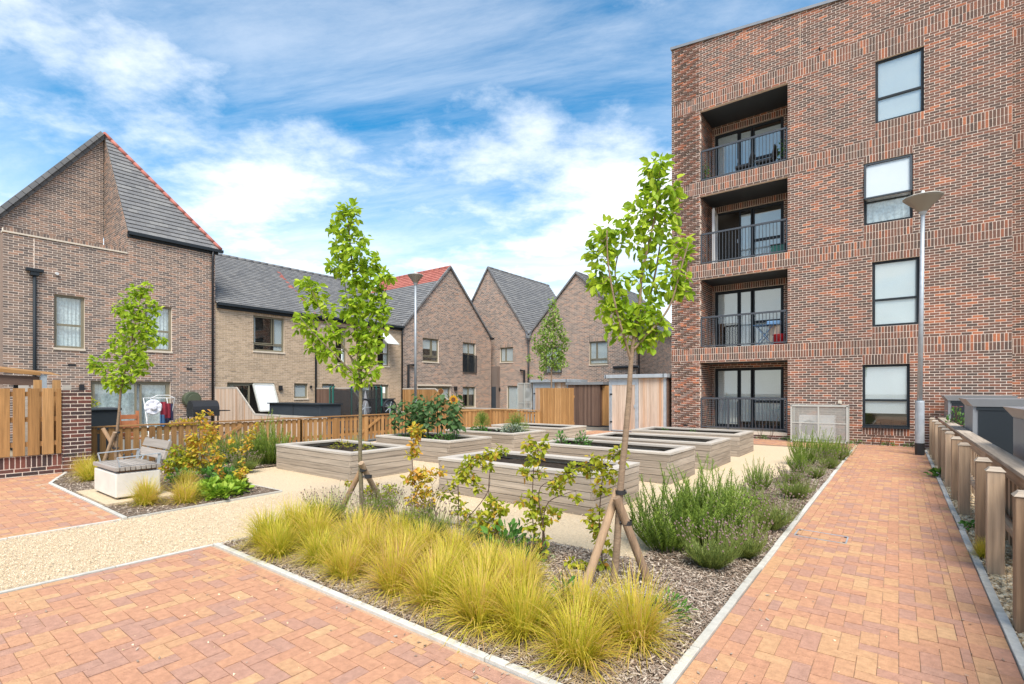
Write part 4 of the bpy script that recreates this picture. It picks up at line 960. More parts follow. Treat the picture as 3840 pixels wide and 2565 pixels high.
m = MB(); m.bar((xr + .12, DY - .05, EZ2 - .04), (xr + .12, DY + 9, EZ2 - .04), .13, .12); m.build('gutter', M['anth'], hE)
pipe(hE, 'downpipe', [(xr + .12, DY + .15, EZ2 - .1), (xr + .08, DY + .15, 4.7), (xr + .08, DY + .15, 0)], .045, M['black'])
m = MB(); p = V((ED, DY - .1, EZ2 - .15)); m.lathe([(.05, -.2), (.17, -.05), (.2, .12), (.16, .13), (.0, .1)], p, 12); m.poly([p + V((-.33, .06, .42)), p + V((.33, .06, .42)), p + V((.12, -.02, .1)), p + V((-.12, -.02, .1))]); m.build('valley_hopper', M['lidgrey'], hD)
pipe(hD, 'downpipe', [p + V((0, 0, -.15)), V((ED, DY - .1, 0))], .055, M['black'])
# ------------------------------------------------------------------ raised timber beds
def raised_bed(label, x0, x1, y0, y1, h, nb=4, soil=.12):
    t = thing('raised_bed', ((x0 + x1) / 2, (y0 + y1) / 2, 0), label, 'raised bed', 'raised timber beds in two columns')
    th = .05; bh = (h - .045) / nb; z = -.02
    for k in range(nb):
        a, b = (-.02 if k == 0 else k * bh) + .0035, (k + 1) * bh - .0035
        alt = k % 2
        for side in range(4):
            m = MB(); m.cur = R.random(); j = R.uniform(-.003, .003)
            if side in (0, 2):
                ya = y0 if side == 0 else y1 - th
                m.box((x0 + (0 if alt else th) + .001, ya + j, a), (x1 - (0 if alt else th) - .001, ya + th + j, b)); mt = M['bed_x']
            else:
                xa = x1 - th if side == 1 else x0
                m.box((xa + j, y0 + (th if alt else 0) + .001, a), (xa + th + j, y1 - (th if alt else 0) - .001, b)); mt = M['bed_y']
            m.build('board', mt, t, bevel=.004)
    c = .17; zc0, zc1 = nb * bh, h
    for q in ((x0 - .01, x1 + .01, y0 - .01, y0 + c, 'x'), (x0 - .01, x1 + .01, y1 - c, y1 + .01, 'x'), (x0 - .01, x0 + c, y0 + c + .002, y1 - c - .002, 'y'), (x1 - c, x1 + .01, y0 + c + .002, y1 - c - .002, 'y')):
        m = MB(); m.cur = R.random(); m.box((q[0], q[2], zc0), (q[1], q[3], zc1)); m.build('cap_board', M['cap_' + q[4]], t, bevel=.005)
    m = MB(); nx, ny = 14, 9
    X = lambda i: x0 + th + (x1 - x0 - 2 * th) * i / nx
    Y = lambda j: y0 + th + (y1 - y0 - 2 * th) * j / ny
    hz_ = [[h - soil + R.uniform(-.025, .02) for j in range(ny + 1)] for i in range(nx + 1)]
    for i in range(nx):
        for j in range(ny): m.poly([(X(i), Y(j), hz_[i][j]), (X(i + 1), Y(j), hz_[i + 1][j]), (X(i + 1), Y(j + 1), hz_[i + 1][j + 1]), (X(i), Y(j + 1), hz_[i][j + 1])])
    m.build('soil', M['soil'], t)
    return t
BL = [(-10.38, -7.80, 5.42, 6.9, .49, 'raised timber bed of sparse seedlings, nearest in the left column'),
      (-10.45, -7.90, 8.02, 9.5, .49, 'raised timber bed filled with tall sunflowers'),
      (-10.45, -7.98, 10.48, 12.0, .49, 'raised timber bed with fennel and silvery herbs, behind the sunflower bed'),
      (-10.75, -8.0, 12.93, 14.4, .49, 'empty raised timber bed, farthest of the left column'),
      (-5.92, -3.10, 5.78, 7.2, .53, 'bare raised timber bed, largest and nearest, behind the saplings'),
      (-6.05, -3.15, 8.62, 9.98, .53, 'raised timber bed with two small tomato plants, second of the right column'),
      (-6.0, -3.06, 10.72, 12.25, .53, 'bare raised timber bed, third of the right column'),
      (-5.95, -3.12, 13.3, 14.85, .53, 'bare raised timber bed, farthest of the right column near the flats')]
BEDS = [raised_bed(b[5], *b[:5], nb=4 if i < 4 else 5 if i == 4 else 4) for i, b in enumerate(BL)]

# ------------------------------------------------------------------ bench on a concrete plinth
t = thing('plinth_chair', (-9.44, 2.6, 0), 'grey slatted timber seat with steel arms on a white concrete plinth', 'chair')
m = MB(); m.box((-9.97, 2.3, .06), (-8.92, 2.86, .41)); m.build('plinth', M['plinth'], t, bevel=.018)
m = MB(); m.box((-9.9, 2.37, .03), (-8.99, 2.8, .062)); m.build('plinth_foot', M['black'], t)
m = MB(); m.box((-9.93, 2.36, .41), (-8.97, 2.82, .445)); m.build('seat_frame', M['darkwood_x'], t)
ns = 9
for i in range(ns):
    y = 2.29 + .58 * i / ns; m = MB(); m.cur = R.random(); m.box((-9.99, y, .445), (-8.9, y + .052, .5)); m.build('seat_slat', M['seat_x'], t, bevel=.004)
for z0 in (.56, .705):
    m = MB(); m.cur = R.random(); c = V((-9.44, 2.9 + (z0 - .5) * .35, z0 + .06)); n = V((0, .94, -.33)).normalized(); u = V((0, .33, .94)).normalized()
    m.obox(c, XX * .53, n * .022, u * .066); m.build('backrest_board', M['seat_x'], t, bevel=.004)
for x in (-9.8, -9.1):
    m = MB(); m.bar((x, 2.84, .42), (x, 3.04, .84), .012, .05, up=(1, 0, 0)); m.build('backrest_bracket', M['galv'], t)
for x in (-9.9, -8.96):
    m = MB()
    for p, q in (((x, 2.36, .5), (x, 2.33, .635)), ((x, 2.33, .635), (x, 2.86, .655)), ((x, 2.86, .655), (x, 2.84, .5))): m.bar(p, q, .04, .012)
    m.build('armrest', M['galv'], t)

# ------------------------------------------------------------------ low brick wall with pier and hit-and-miss fence on top (left edge)
t = thing('garden_wall', (-13.2, 1.2, 0), 'low plum brick wall and pier with golden hit-and-miss boards, left edge', 'wall')
fw_ = Facade(t, (-13.08, -1.2, 0), YX, XX, 3.72, -.08, .15, M['brick_plum'], M['mortar'], soldiers=[(0, 3.72, .15, .375)], nmax=120, backs=[[(0, -.08), (3.72, -.08), (3.72, .375), (0, .375)]])
m = MB(); m.box((-13.3, -1.2, -.08), (-13.1, 2.52, .366)); m.build('wall_core', M['brick_plum'], t)
fp = Facade(t, (-13.03, 2.52, 0), YX, XX, .44, -.08, 1.62, M['brick_plum'], M['mortar'], nmax=120, name='pier')
fp2 = Facade(t, (-13.47, 2.52, 0), XX, MY, .44, -.08, 1.62, M['brick_plum'], M['mortar'], nmax=120, name='pier_side')
m = MB(); m.box((-13.46, 2.53, -.08), (-13.05, 2.95, 1.6)); m.build('pier_core', M['brick_plum'], t)
y = 2.5; k = 0
while y > -1.0:
    m = MB(); m.cur = R.random(); w_ = .075 if k == 0 else .165; m.box((-13.06, y - w_, .385), (-13.035, y, 1.655 + R.uniform(-.006, .006))); m.build('fence_board', M['fence_z'], t, bevel=.003)
    y -= w_ + .038; k += 1
for z in (.55, 1.02, 1.5):
    m = MB(); m.cur = R.random(); m.box((-13.11, -1.1, z), (-13.062, 2.5, z + .09)); m.build('fence_rail', M['fence_y'], t)
for i, yy in enumerate((2.42, 2.16)):
    m = MB(); m.box((-13.35 - .1 * i, yy, .3), (-13.25 - .1 * i, yy + .11, 1.82)); m.build('fence_post', M['fence_z'], t)
# timber canopy behind that fence
t = thing('bike_canopy', (-15, 1.0, 0), 'timber roofed canopy with galvanised post behind the hit-and-miss fence', 'canopy')
m = MB(); a, b = onX(-60, 1420, -14.6), onX(146, 1430, -14.6); m.bar(a, b, .05, .2); m.build('fascia_board', M['darkwood_y'], t)
m = MB(); m.poly([onX(-80, 1372, -14.5), onX(235, 1410, -14.5), onX(235, 1410, -14.5) + V((-1.6, .1, .12)), onX(-80, 1372, -14.5) + V((-1.6, 0, .12))]); m.bar(onX(-60, 1383, -14.55), onX(150, 1402, -14.55), .1, .07); m.build('canopy_roof', M['fence_y'], t)
m = MB(); p = onX(162, 1405, -14.58); m.bar((p.x, p.y, 0), p, .1, .1); m.build('post', M['galv'], t)
m = MB(); p = onX(63, 1440, -14.7); m.bar((p.x, p.y, 0), p, .1, .1); m.build('post', M['anth'], t)
for px in (88, 135, 200, 250):
    m = MB(); p = onX(px, 1445, -13.9); m.bar((p.x, p.y, 0), p, .14, .06); o = m.build('pale_post', M['cap_y'], t)

# ------------------------------------------------------------------ picket fence between gardens and courtyard
def picket_run(t, p, q, gates=(), h=.86, posts=1.15):
    p, q = V((*p, 0)), V((*q, 0)); d = (q - p); L = d.length; d.normalize(); n = V((d.y, -d.x, 0))
    if n.x < 0 and abs(n.x) > .5: n = -n
    if n.y > .5: n = -n
    n_ = max(1, round(L / .15))
    for i in range(n_ + 1):
        s = L * i / n_
        m = MB(); m.cur = R.random(); c = p + d * s + n * .03; hh = h - .06 + R.uniform(-.012, .012); m.obox((c.x, c.y, .06 + (hh - .06) / 2), d * .051, n * .009, ZZ * ((hh - .06) / 2)); m.build('picket', M['fence_z'], t)
    ax = 'y' if abs(d.y) > .5 else 'x'
    for z in (.26, h - .13):
        m = MB(); m.cur = R.random(); m.bar(p + ZZ * z, q + ZZ * z, .04, .08); m.build('rail', M['fence_' + ax], t)
    m = MB(); m.cur = .8; m.bar(p + ZZ * (h - .025) + n * .01, q + ZZ * (h - .025) + n * .01, .13, .03); m.build('capping', M['fence_' + ax], t, bevel=.004)
    k = max(1, round(L / posts))
    for i in range(k + 1):
        c = p + d * (L * i / k) + n * .065; m = MB(); m.cur = R.random(); m.obox((c.x, c.y, h / 2 - .03), d * .055, n * .025, ZZ * (h / 2 - .04)); m.build('post', M['fence_z'], t, bevel=.004)
    for s in gates:
        for e in (0, 1):
            a = p + d * s + n * .05 + ZZ * .2; b = p + d * (s + .85) + n * .05 + ZZ * (h - .14)
            if e: m = MB(); m.bar(a, b, .075, .03, up=tuple(n)); m.build('gate_brace', M['fence_z'], t)
PF = -13.6
cy = onX(1837, 1531, PF).y
for nm, a, b, gt, lb in (('picket_fence', 2.98, 7.75, (2.35,), 'golden timber picket fence with gate, behind the chair and left bed'),
                         ('picket_fence', 7.8, 12.2, (1.9,), 'golden timber picket fence in front of the dark store and trampoline'),
                         ('picket_fence', 12.25, cy, (1.2,), 'golden timber picket fence behind the sunflower bed')):
    t = thing(nm, (PF, (a + b) / 2, 0), lb, 'fence', 'picket fences along the gardens'); picket_run(t, (PF, a), (PF, b), gt)
pxr = onY(2024, 1534, cy).x
t = thing('picket_fence', ((PF + pxr) / 2, cy, 0), 'golden timber picket fence turning towards the tall boarded screen', 'fence', 'picket fences along the gardens'); picket_run(t, (PF + .1, cy), (pxr, cy), (.9,), h=.88, posts=.8)

# ------------------------------------------------------------------ tall boarded screens and stores at the back
def boards(t, p, q, z0, z1, wd, key, gap=.006, th=.02, name='board', jag=0.0, top=None):
    p, q = V((*p, 0)), V((*q, 0)); d = q - p; L = d.length; d.normalize(); n = V((d.y, -d.x, 0)); k = max(1, round(L / wd))
    for i in range(k):
        c = p + d * (L * (i + .5) / k); m = MB(); m.cur = R.random(); zt = (top((i + .5) / k) if top else z1) + R.uniform(-jag, jag)
        if zt - z0 < .05: continue
        m.obox((c.x, c.y, (z0 + zt) / 2), d * (L / k / 2 - gap / 2), n * (th / 2 + R.uniform(0, .003)), ZZ * ((zt - z0) / 2)); m.build(name, M[key], t)
t = thing('boarded_screen', (-10.4, cy, 0), 'tall golden vertical-board screen behind the farthest left bed', 'fence')
xa, xb = onY(2024, 1457, cy + .1).x, onY(2152, 1457, cy + .1).x
boards(t, (xa, cy + .1), (xb, cy + .1), .05, 1.72, .075, 'fence_z', gap=.014)
m = MB(); m.bar((xa, cy + .13, .4), (xb, cy + .13, .4), .03, .09); m.build('rail', M['fence_x'], t); m = MB(); m.bar((xa, cy + .13, 1.4), (xb, cy + .13, 1.4), .03, .09); m.build('rail', M['fence_x'], t)
t = thing('boarded_screen', (-10.3, 20.6, 0), 'golden board screen seen between the dark store and the cedar shed', 'fence')
boards(t, (-10.75, 20.7), (-9.5, 20.7), .05, 1.85, .09, 'fence_z'); m = MB(); m.bar((-10.75, 20.74, 1.5), (-9.5, 20.74, 1.5), .03, .09); m.build('rail', M['fence_x'], t)
t = thing('timber_store', (-11.5, 20.9, 0), 'dark brown timber store with grey flat roof between two screens', 'shed')
boards(t, (-12.35, 20.5), (-10.7, 20.5), .03, 1.9, .1, 'darkwood_z', gap=.004)
boards(t, (-10.7, 20.5), (-10.7, 21.6), .03, 1.9, .1, 'darkwood_z', gap=.004); boards(t, (-12.35, 21.6), (-12.35, 20.5), .03, 1.9, .1, 'darkwood_z', gap=.004)
m = MB(); m.box((-12.45, 20.42, 1.9), (-10.5, 21.7, 2.02)); m.build('flat_roof', M['lidgrey'], t)
def cedar_shed(label, x0, x1, y0, y1, h, door):
    t = thing('cedar_shed', ((x0 + x1) / 2, (y0 + y1) / 2, 0), label, 'shed', 'galvanised framed cedar sheds'); f_ = .09
    xd = x0 + (x1 - x0) * door
    for x in (x0, xd - f_ * .6, x1 - f_):
        m = MB(); m.box((x, y0, 0), (x + f_, y0 + f_, h - .14)); m.build('frame_post', M['galv'], t)
    m = MB(); m.box((x0 - .16, y0 - .12, h - .14), (x1 + .08, y1, h)); m.build('roof', M['galv'], t, bevel=.01)
    m = MB(); m.box((x0 + f_, y0 + .005, h - .36), (xd - f_ * .6, y0 + .06, h - .145)); m.build('door_head', M['galv'], t)
    m = MB()
    dx0, dx1, dz1 = x0 + f_ + .03, xd - f_ * .6 - .02, h - .38
    for q in (((dx0, .05), (dx0, dz1)), ((dx1, .05), (dx1, dz1)), ((dx0, .05), (dx1, .05)), ((dx0, dz1), (dx1, dz1))): m.bar((q[0][0], y0 - .005, q[0][1]), (q[1][0], y0 - .005, q[1][1]), .04, .04)
    dr = m.build('door', M['galv'], t)
    boards(t, (dx0 + .02, y0 - .002), (dx1 - .02, y0 - .002), .07, dz1 - .02, .085, 'cedar_z', gap=.006)
    boards(t, (xd + f_ * .5, y0 + .02), (x1 - f_, y0 + .02), .05, h - .15, .085, 'cedar_z', gap=.006)
    for z in (.35, 1.45):
        m = MB(); m.box((dx0 - .07, y0 - .03, z), (dx0 + .03, y0 - .01, z + .06)); m.build('hinge', M['anth'], t)
    m = MB(); m.box((dx1 - .05, y0 - .045, .95), (dx1 - .01, y0 - .02, 1.08)); m.build('latch', M['galv'], t)
    m = MB(); m.box((x1 - .01, y0 + .1, .02), (x1 + .005, y1, h - .15)); m.build('side_panel', M['darkwood_y'], t)
    m = MB(); m.box((x0, y0 + .1, .02), (x0 + .02, y1, h - .15)); m.build('side_panel', M['darkwood_y'], t)
    for x in (x0 - .1, x1 - .05):
        m = MB(); m.bar((x, y0 - .125, h - .15), (x, y0 - .125, h + .003), .02, .02); m.build('roof_strap', M['black'], t)
cedar_shed('pale cedar shed with galvanised frame against the end of the flats', -9.22, -6.9, 18.45, 20.2, 2.25, .52)
cedar_shed('pale cedar shed with galvanised roof half hidden behind the tall golden screen', -14.45, -12.4, 20.6, 22.3, 2.17, .6)

def pump_cage(label, x0, x1, y0, y1, h, mid, units, seedz=0):
    t = thing('pump_cage', ((x0 + x1) / 2, y0, 0), label, 'cage', 'wire cages around heat pumps'); b = .045
    m = MB()
    for x in (x0, x1):
        for y in (y0, y1): m.bar((x, y, 0), (x, y, h), b, b)
    for z in (.06, h):
        for y in (y0, y1): m.bar((x0 - b / 2, y, z), (x1 + b / 2, y, z), b, b)
        for x in (x0, x1): m.bar((x, y0, z), (x, y1, z), b, b)
    m.bar((x0, y0, mid), (x1, y0, mid), .03, .03); m.bar(((x0 + x1) / 2, y0, 0), ((x0 + x1) / 2, y0, h), .04, .04)
    m.build('frame', M['cage'], t)
    for P_ in ([(x0, y0, .06), (x1, y0, .06), (x1, y0, h), (x0, y0, h)], [(x1, y0, .06), (x1, y1, .06), (x1, y1, h), (x1, y0, h)], [(x0, y0, .06), (x0, y1, .06), (x0, y1, h), (x0, y0, h)], [(x0, y0, h), (x1, y0, h), (x1, y1, h), (x0, y1, h)]):
        m = MB(); m.poly(P_); m.build('wire_mesh', M['mesh'], t)
    for (a, bb, c, d, fan) in units:
        u = thing('heat_pump', ((a + bb) / 2, (y0 + y1) / 2, c), 'white heat pump unit with round fan inside ' + ('the cage against the flats' if fan else 'the tall far cage' + (', lower' if c < .5 else ', upper')), 'heat pump')
        m = MB(); m.box((a, y0 + .12, c), (bb, y1 - .03, d)); m.build('casing', M['white'], u, bevel=.01)
        m = MB(); xc = a + (bb - a) * (.3 if fan else .5); r_ = min(bb - a, d - c) * (.3 if fan else .38)
        m.tube([(xc, y0 + .122, (c + d) / 2), (xc, y0 + .11, (c + d) / 2)], r_, 20); m.build('fan_grille', M['lidgrey'], u)
pump_cage('grey wire cage around a heat pump against the flats', -2.69, -1.22, 18.02, 18.55, 1.15, .62, [(-2.5, -1.55, .1, .85, True)])
pump_cage('tall grey wire cage with heat pumps beside the far shed', -15.45, -14.6, 20.7, 21.3, 2.0, 1.0, [(-15.2, -14.75, 1.1, 1.75, False), (-15.25, -14.75, .15, .75, False)])

# ------------------------------------------------------------------ lamp posts
def lamp(label, x, y, htop, lean=(0, 0), door=True, base=.095, hs_=1.0):
    t = thing('lamp_post', (x, y, 0), label, 'lamp post', 'street lamps in the courtyard')
    top = V((x + lean[0], y + lean[1], htop - .52))
    m = MB(); m.tube([(x, y, 0), (x, y, .3)], base + .004, 20); m.build('base_band', M['black'], t, smooth=False)
    m = MB(); m.tube([(x, y, .3), (x, y, 1.32), (x, y, 1.36)], [base, base, base * .9], 20); lo = m.build('lower_column', M['galv'], t)
    m = MB(); m.tube([(x, y, 1.36), top], [.054, .042], 16); m.build('upper_column', M['galv'], t, smooth=True)
    if door:
        m = MB(); d = V((-.55, -.83, 0)) ; c = V((x, y, .85)) + d * (base - .003); m.obox(c, V((d.y, -d.x, 0)) * .035, d * .006, ZZ * .28); m.build('access_door', M['galv'], lo)
    m = MB(); m.lathe([(.045, -.03), (.06, .0), (.1, .08)], top, 20); m.build('spigot', M['galv'], t, smooth=True)
    m = MB(); m.lathe([(a_ * hs_, b_) for a_, b_ in [(.09, .06), (.2, .2), (.37, .37), (.4, .41), (.385, .42), (.19, .23), (.08, .08)]], top, 28); m.build('diffuser', M['lampglass'], t, smooth=True)
    m = MB(); m.lathe([(a_ * hs_, b_) for a_, b_ in [(.0, .52), (.05, .5), (.2, .47), (.4, .425), (.41, .41), (.39, .405), (.0, .44)]], top, 28); m.build('canopy', M['cage'], t, smooth=True)
    m = MB(); m.tube([top, top + ZZ * .5], .02, 8); m.lathe([(.0, .49), (.04, .5), (.04, .57), (.0, .6)], top, 12); m.build('stem', M['white'], t)
lamp('galvanised lamp post with conical head at the end of the path', .42, 16.3, 6.55, (.06, .0))
pl = V((0, 0, 0)); d_ = ray(1558, 1467); s_ = .0113
lamp('slim lamp post with conical head in front of the gabled house', d_.x * s_, d_.y * s_, 6.62, (0, 0), door=False, base=.07, hs_=.82)

# ------------------------------------------------------------------ path-side post and rail fence
t = thing('post_fence', (.75, 10, 0), 'brown timber fence of broad chamfered posts along the right of the path', 'fence')
for i, y in enumerate((3.4, 4.7, 6.05, 6.85, 8.7, 9.8, 11.05, 12.0, 12.9, 14.1, 15.2, 16.5)):
    w_ = .115; x = .615; zt = .93
    m = MB(); m.cur = R.random(); m.box((x, y, -.05), (x + w_, y + .1, zt - .03)); m.build('post', M['post_z'], t, bevel=.008)
    m = MB(); m.cur = R.random(); n0 = len(m.v)
    m.v += [(x - .008, y - .008, zt - .03), (x + w_ + .008, y - .008, zt - .03), (x + w_ + .008, y + .108, zt - .03), (x - .008, y + .108, zt - .03), (x + .02, y + .02, zt + .005), (x + w_ - .02, y + .02, zt + .005), (x + w_ - .02, y + .08, zt + .005), (x + .02, y + .08, zt + .005)]
    for f_ in ((0, 1, 5, 4), (1, 2, 6, 5), (2, 3, 7, 6), (3, 0, 4, 7), (4, 5, 6, 7), (3, 2, 1, 0)): m.face(tuple(n0 + k for k in f_))
    m.build('post_cap', M['bed_x'], t)
for a, b in ((2.6, 5.4), (5.41, 8.2), (8.21, 11.0), (11.01, 13.8), (13.81, 17.0)):
    m = MB(); m.cur = R.random(); m.bar((.88, a, .905), (.88, b, .905), .17, .04); m.build('capping_rail', M['bed_y'], t, bevel=.006)
    m = MB(); m.cur = R.random(); m.tube([(.83, a, .33), (.83, b, .33)], .045, 8); m.build('lower_rail', M['post_y'], t)
    m = MB(); m.cur = R.random(); m.bar((.84, a, .82), (.84, b, .82), .04, .09); m.build('upper_rail', M['post_y'], t)
y = 2.7
while y < 17:
    m = MB(); m.cur = R.random(); m.box((.9, y, .03), (.925, y + .12, .885)); m.build('rear_picket', M['post_z'], t); y += .235

# ------------------------------------------------------------------ anthracite stores beyond that fence
def metal_store(label, x0, x1, y0, y1, h, slope=.0):
    t = thing('metal_store', ((x0 + x1) / 2, (y0 + y1) / 2, 0), label, 'bin store', 'anthracite bin stores')
    m = MB(); m.box((x0, y0, 0), (x1, y1, h)); m.build('cabinet', M['lidgrey'], t, bevel=.006)
    m = MB(); m.box((x0 + .07, y0 - .012, .03), (x1 - .05, y0 - .002, h - .03)); m.build('door_panel', M['anth'], t)
    m = MB(); m.box((x0 + .05, y0 - .02, h - .06), (x1 - .03, y0 - .0, h + .0)); m.build('door_lintel', M['anth'], t)
    m = MB(); z0, z1 = h + .002, h + .13; o = .07
    B = [(x0 - .0, y0 - .03), (x1 + .03, y0 - .03), (x1 + .03, y1 + .03), (x0 - .0, y1 + .03)]; T = [(x0 - .09, y0 - .05), (x1 + o, y0 - .05), (x1 + o, y1 + .05), (x0 - .09, y1 + .05)]
    n0 = len(m.v); m.v += [(*p, z0) for p in B] + [(*p, z1) for p in T]
    for i in range(4): j = (i + 1) % 4; m.face((n0 + i, n0 + j, n0 + 4 + j, n0 + 4 + i))
    m.face((n0 + 3, n0 + 2, n0 + 1, n0)); m.face((n0 + 4, n0 + 5, n0 + 6, n0 + 7)); m.build('lid', M['lidgrey'], t)
metal_store('anthracite bin store with pale grey lid, middle of the row beyond the fence', .99, 2.1, 11.5, 12.8, 1.34)
metal_store('nearest anthracite bin store, cut by the right edge of the picture', 1.12, 2.3, 6.0, 8.7, 1.28)
metal_store('farthest anthracite bin store, only its lid showing beside the pink shrub', 1.0, 2.2, 17.0, 18.3, 1.36)

# ------------------------------------------------------------------ garden things behind the picket fence
def simple(name, label, cat, loc): return thing(name, loc, label, cat)
t = simple('planter_box', 'dark anthracite planter box in front of the lace-curtained patio door', 'planter', (-14.9, 4.1, 0))
a, b = onX(312, 1527, -14.6), onX(448, 1545, -14.6); m = MB(); m.box((-15.4, a.y - .3, 0), (-14.6, b.y, a.z - .08)); m.build('box', M['anth'], t, bevel=.01)
m = MB(); m.box((-15.45, a.y - .35, a.z - .08), (-14.56, b.y + .04, a.z - .03)); m.build('lid', M['anth_mid'], t, bevel=.01)
t = simple('teak_bench', 'orange teak garden seat beyond the picket fence', 'bench', (-15.5, 5.2, 0))
p0, p1 = onX(455, 1565, -15.5), onX(512, 1570, -15.5)
for z in (.25, .4, .55, .7):
    m = MB(); m.cur = R.random(); m.bar((-15.5, p0.y, z + .25), (-15.5, p1.y, z + .25), .03, .11); m.build('back_slat', M['teak'], t)
for y in (p0.y - .03, p1.y + .03):
    m = MB(); m.bar((-15.5, y, 0), (-15.55, y, 1.1), .06, .06); m.build('back_leg', M['teak'], t); m = MB(); m.bar((-15.0, y, 0), (-15.0, y, .62), .06, .06); m.build('front_leg', M['teak'], t)
    m = MB(); m.bar((-15.5, y, .62), (-14.95, y, .62), .07, .03); m.build('armrest', M['teak'], t)
for x in (-15.4, -15.25, -15.1): m = MB(); m.bar((x, p0.y, .42), (x, p1.y, .42), .11, .03); m.build('seat_slat', M['teak'], t)
# clothes airer with washing
t = simple('clothes_airer', 'wire clothes airer by the patio door', 'airer', (-16.8, 7.0, 0))
q0, q1 = onX(552, 1493, -16.8), onX(640, 1493, -16.8); zt = q0.z; m = MB()
for y in (q0.y, q1.y):
    m.tube([(-17.1, y, 0), (-16.5, y, zt)], .012, 6); m.tube([(-16.5, y, 0), (-17.1, y, zt)], .012, 6)
for i in range(6): x = -17.1 + .12 * i; m.tube([(x, q0.y, zt), (x, q1.y, zt)], .008, 6)
m.tube([(-16.5, q0.y, zt), (-16.5, q0.y + .15, zt + .08), (-16.5, q1.y - .15, zt + .08), (-16.5, q1.y, zt)], .012, 6); m.build('wire_frame', M['white'], t)
t2 = simple('white_hat', 'round white sun hat hanging on the airer', 'hat', onX(575, 1527, -16.42)); m = MB(); c = onX(575, 1527, -16.42); n = 22; pr = [(0, .07), (.06, .065), (.085, .02), (.1, .0), (.19, .01), (.215, -.01)]
for i in range(len(pr) - 1):
    for k in range(n):
        P_ = lambda r_, w_, k_: c + V((w_ + .012 * math.sin(k_ * 2.3) * (r_ > .15), r_ * math.cos(2 * PI * k_ / n), r_ * math.sin(2 * PI * k_ / n)))
        m.poly([P_(*pr[i], k), P_(*pr[i], k + 1), P_(*pr[i + 1], k + 1), P_(*pr[i + 1], k)])
m.build('crown_and_brim', M['cloth_w'], t2, smooth=True)
for i, (px, py, w_, h_) in enumerate(((613, 1515, .16, .3), (629, 1520, .15, .36), (641, 1522, .14, .42), (610, 1560, .14, .3), (626, 1562, .15, .34))):
    p = onX(px, py, -16.5 - .08 * i); nm = ['dark patterned cloth', 'navy cloth', 'maroon cloth', 'orange patterned cloth', 'pale blue cloth'][i]
    m = MB(); rr = [.35, .05, .4, .9, .6][i]
    for k in range(8):
        y0, y1 = p.y - w_ / 2 + w_ * k / 8, p.y - w_ / 2 + w_ * (k + 1) / 8; x0, x1 = p.x + .015 * math.sin(k * 1.4), p.x + .015 * math.sin((k + 1) * 1.4)
        m.poly([(x0, y0, p.z - h_), (x1, y1, p.z - h_), (x1, y1, p.z + .06), (x0, y0, p.z + .06)], rr)
    o = m.build('laundry_cloth', M['cloth_' + 'm']); tag(o, nm + ' hanging on the clothes airer', 'laundry', 'washing on the airer')
# hose reel and barbecue
c = onX(712, 1498, HX); t = simple('hose_reel', 'round olive green hose reel on the corner house wall', 'hose reel', c)
m = MB(); m.tube([c + V((.02, 0, 0)), c + V((.3, 0, 0))], .3, 24); m.build('casing', M['hose'], t, bevel=.03)
m = MB(); m.tube([c + V((.3, .03, 0)), c + V((.34, .03, 0))], .2, 24); m.build('drum_cover', M['hose'], t, bevel=.01)
m = MB(); m.box(tuple(c + V((.0, -.12, -.35))), tuple(c + V((.1, .12, .1)))); m.build('bracket', M['black'], t)
bq = onX(762, 1580, -19.4); t = simple('barbecue', 'black kettle barbecue beside the timber partition', 'barbecue', (bq.x, bq.y, 0)); zb = .95
m = MB(); x, y = bq.x, bq.y
for k in range(8):
    a0, a1 = PI * k / 8, PI * (k + 1) / 8; f0 = lambda a: (-.3 * math.cos(a), .33 * math.sin(a))
    m.poly([(x + f0(a0)[0], y - .42, zb + f0(a0)[1]), (x + f0(a1)[0], y - .42, zb + f0(a1)[1]), (x + f0(a1)[0], y + .42, zb + f0(a1)[1]), (x + f0(a0)[0], y + .42, zb + f0(a0)[1])])
for s_ in (-.42, .42): m.poly([(x - .3 * math.cos(PI * k / 8), y + s_, zb + .33 * math.sin(PI * k / 8)) for k in range(9)])
m.build('lid', M['black'], t)
m = MB(); m.box((x - .3, y - .42, zb - .22), (x + .3, y + .42, zb - .004)); m.build('firebox', M['black'], t)
m = MB(); m.box((x - .25, y + .43, zb - .06), (x + .25, y + .8, zb - .03)); m.build('side_shelf', M['black'], t)
for dx_ in (-.25, .25):
    for dy_ in (-.38, .38): m = MB(); m.bar((x + dx_, y + dy_, 0), (x + dx_, y + dy_, zb - .22), .04, .04); m.build('leg', M['black'], t)
# timber partitions running from the houses
def partition(label, Y, ramp, key, x_end, hi=1.73, lo=.78):
    t = thing('garden_partition', ((HX + x_end) / 2, Y, 0), label, 'fence', 'board partitions between gardens')
    xs, xe = ramp; n = round((x_end - HX) / .085)
    def top(f_):
        x = HX + (x_end - HX) * f_
        return hi if x < xs else lo if x > xe else hi + (lo - hi) * (x - xs) / (xe - xs)
    boards(t, (HX + .05, Y), (x_end, Y), .04, hi, .085, key, gap=.007, top=lambda f_: top(f_) - .03)
    P_ = [(HX + .05, hi), (xs, hi), (xe, lo), (x_end, lo)]
    for (a, b), (c, d) in zip(P_, P_[1:]): m = MB(); m.cur = R.random(); m.bar((a, Y, b), (c, Y, d), .06, .035, up=(0, 1, 0)); m.build('capping', M['cap_x'], t)
    for z in (.3, .62): m = MB(); m.bar((HX + .05, Y + .03, z), (x_end, Y + .03, z), .03, .08); m.build('rail', M[key[:-1] + 'x'], t)
partition('pale timber partition with sloping top beside the barbecue', 8.72, (-19.6, -18.2), 'cedar_z', PF - .05)
partition('dark brown timber partition behind the trampoline', YB - .02, (-18.7, -17.6), 'darkwood_z', PF - .05)
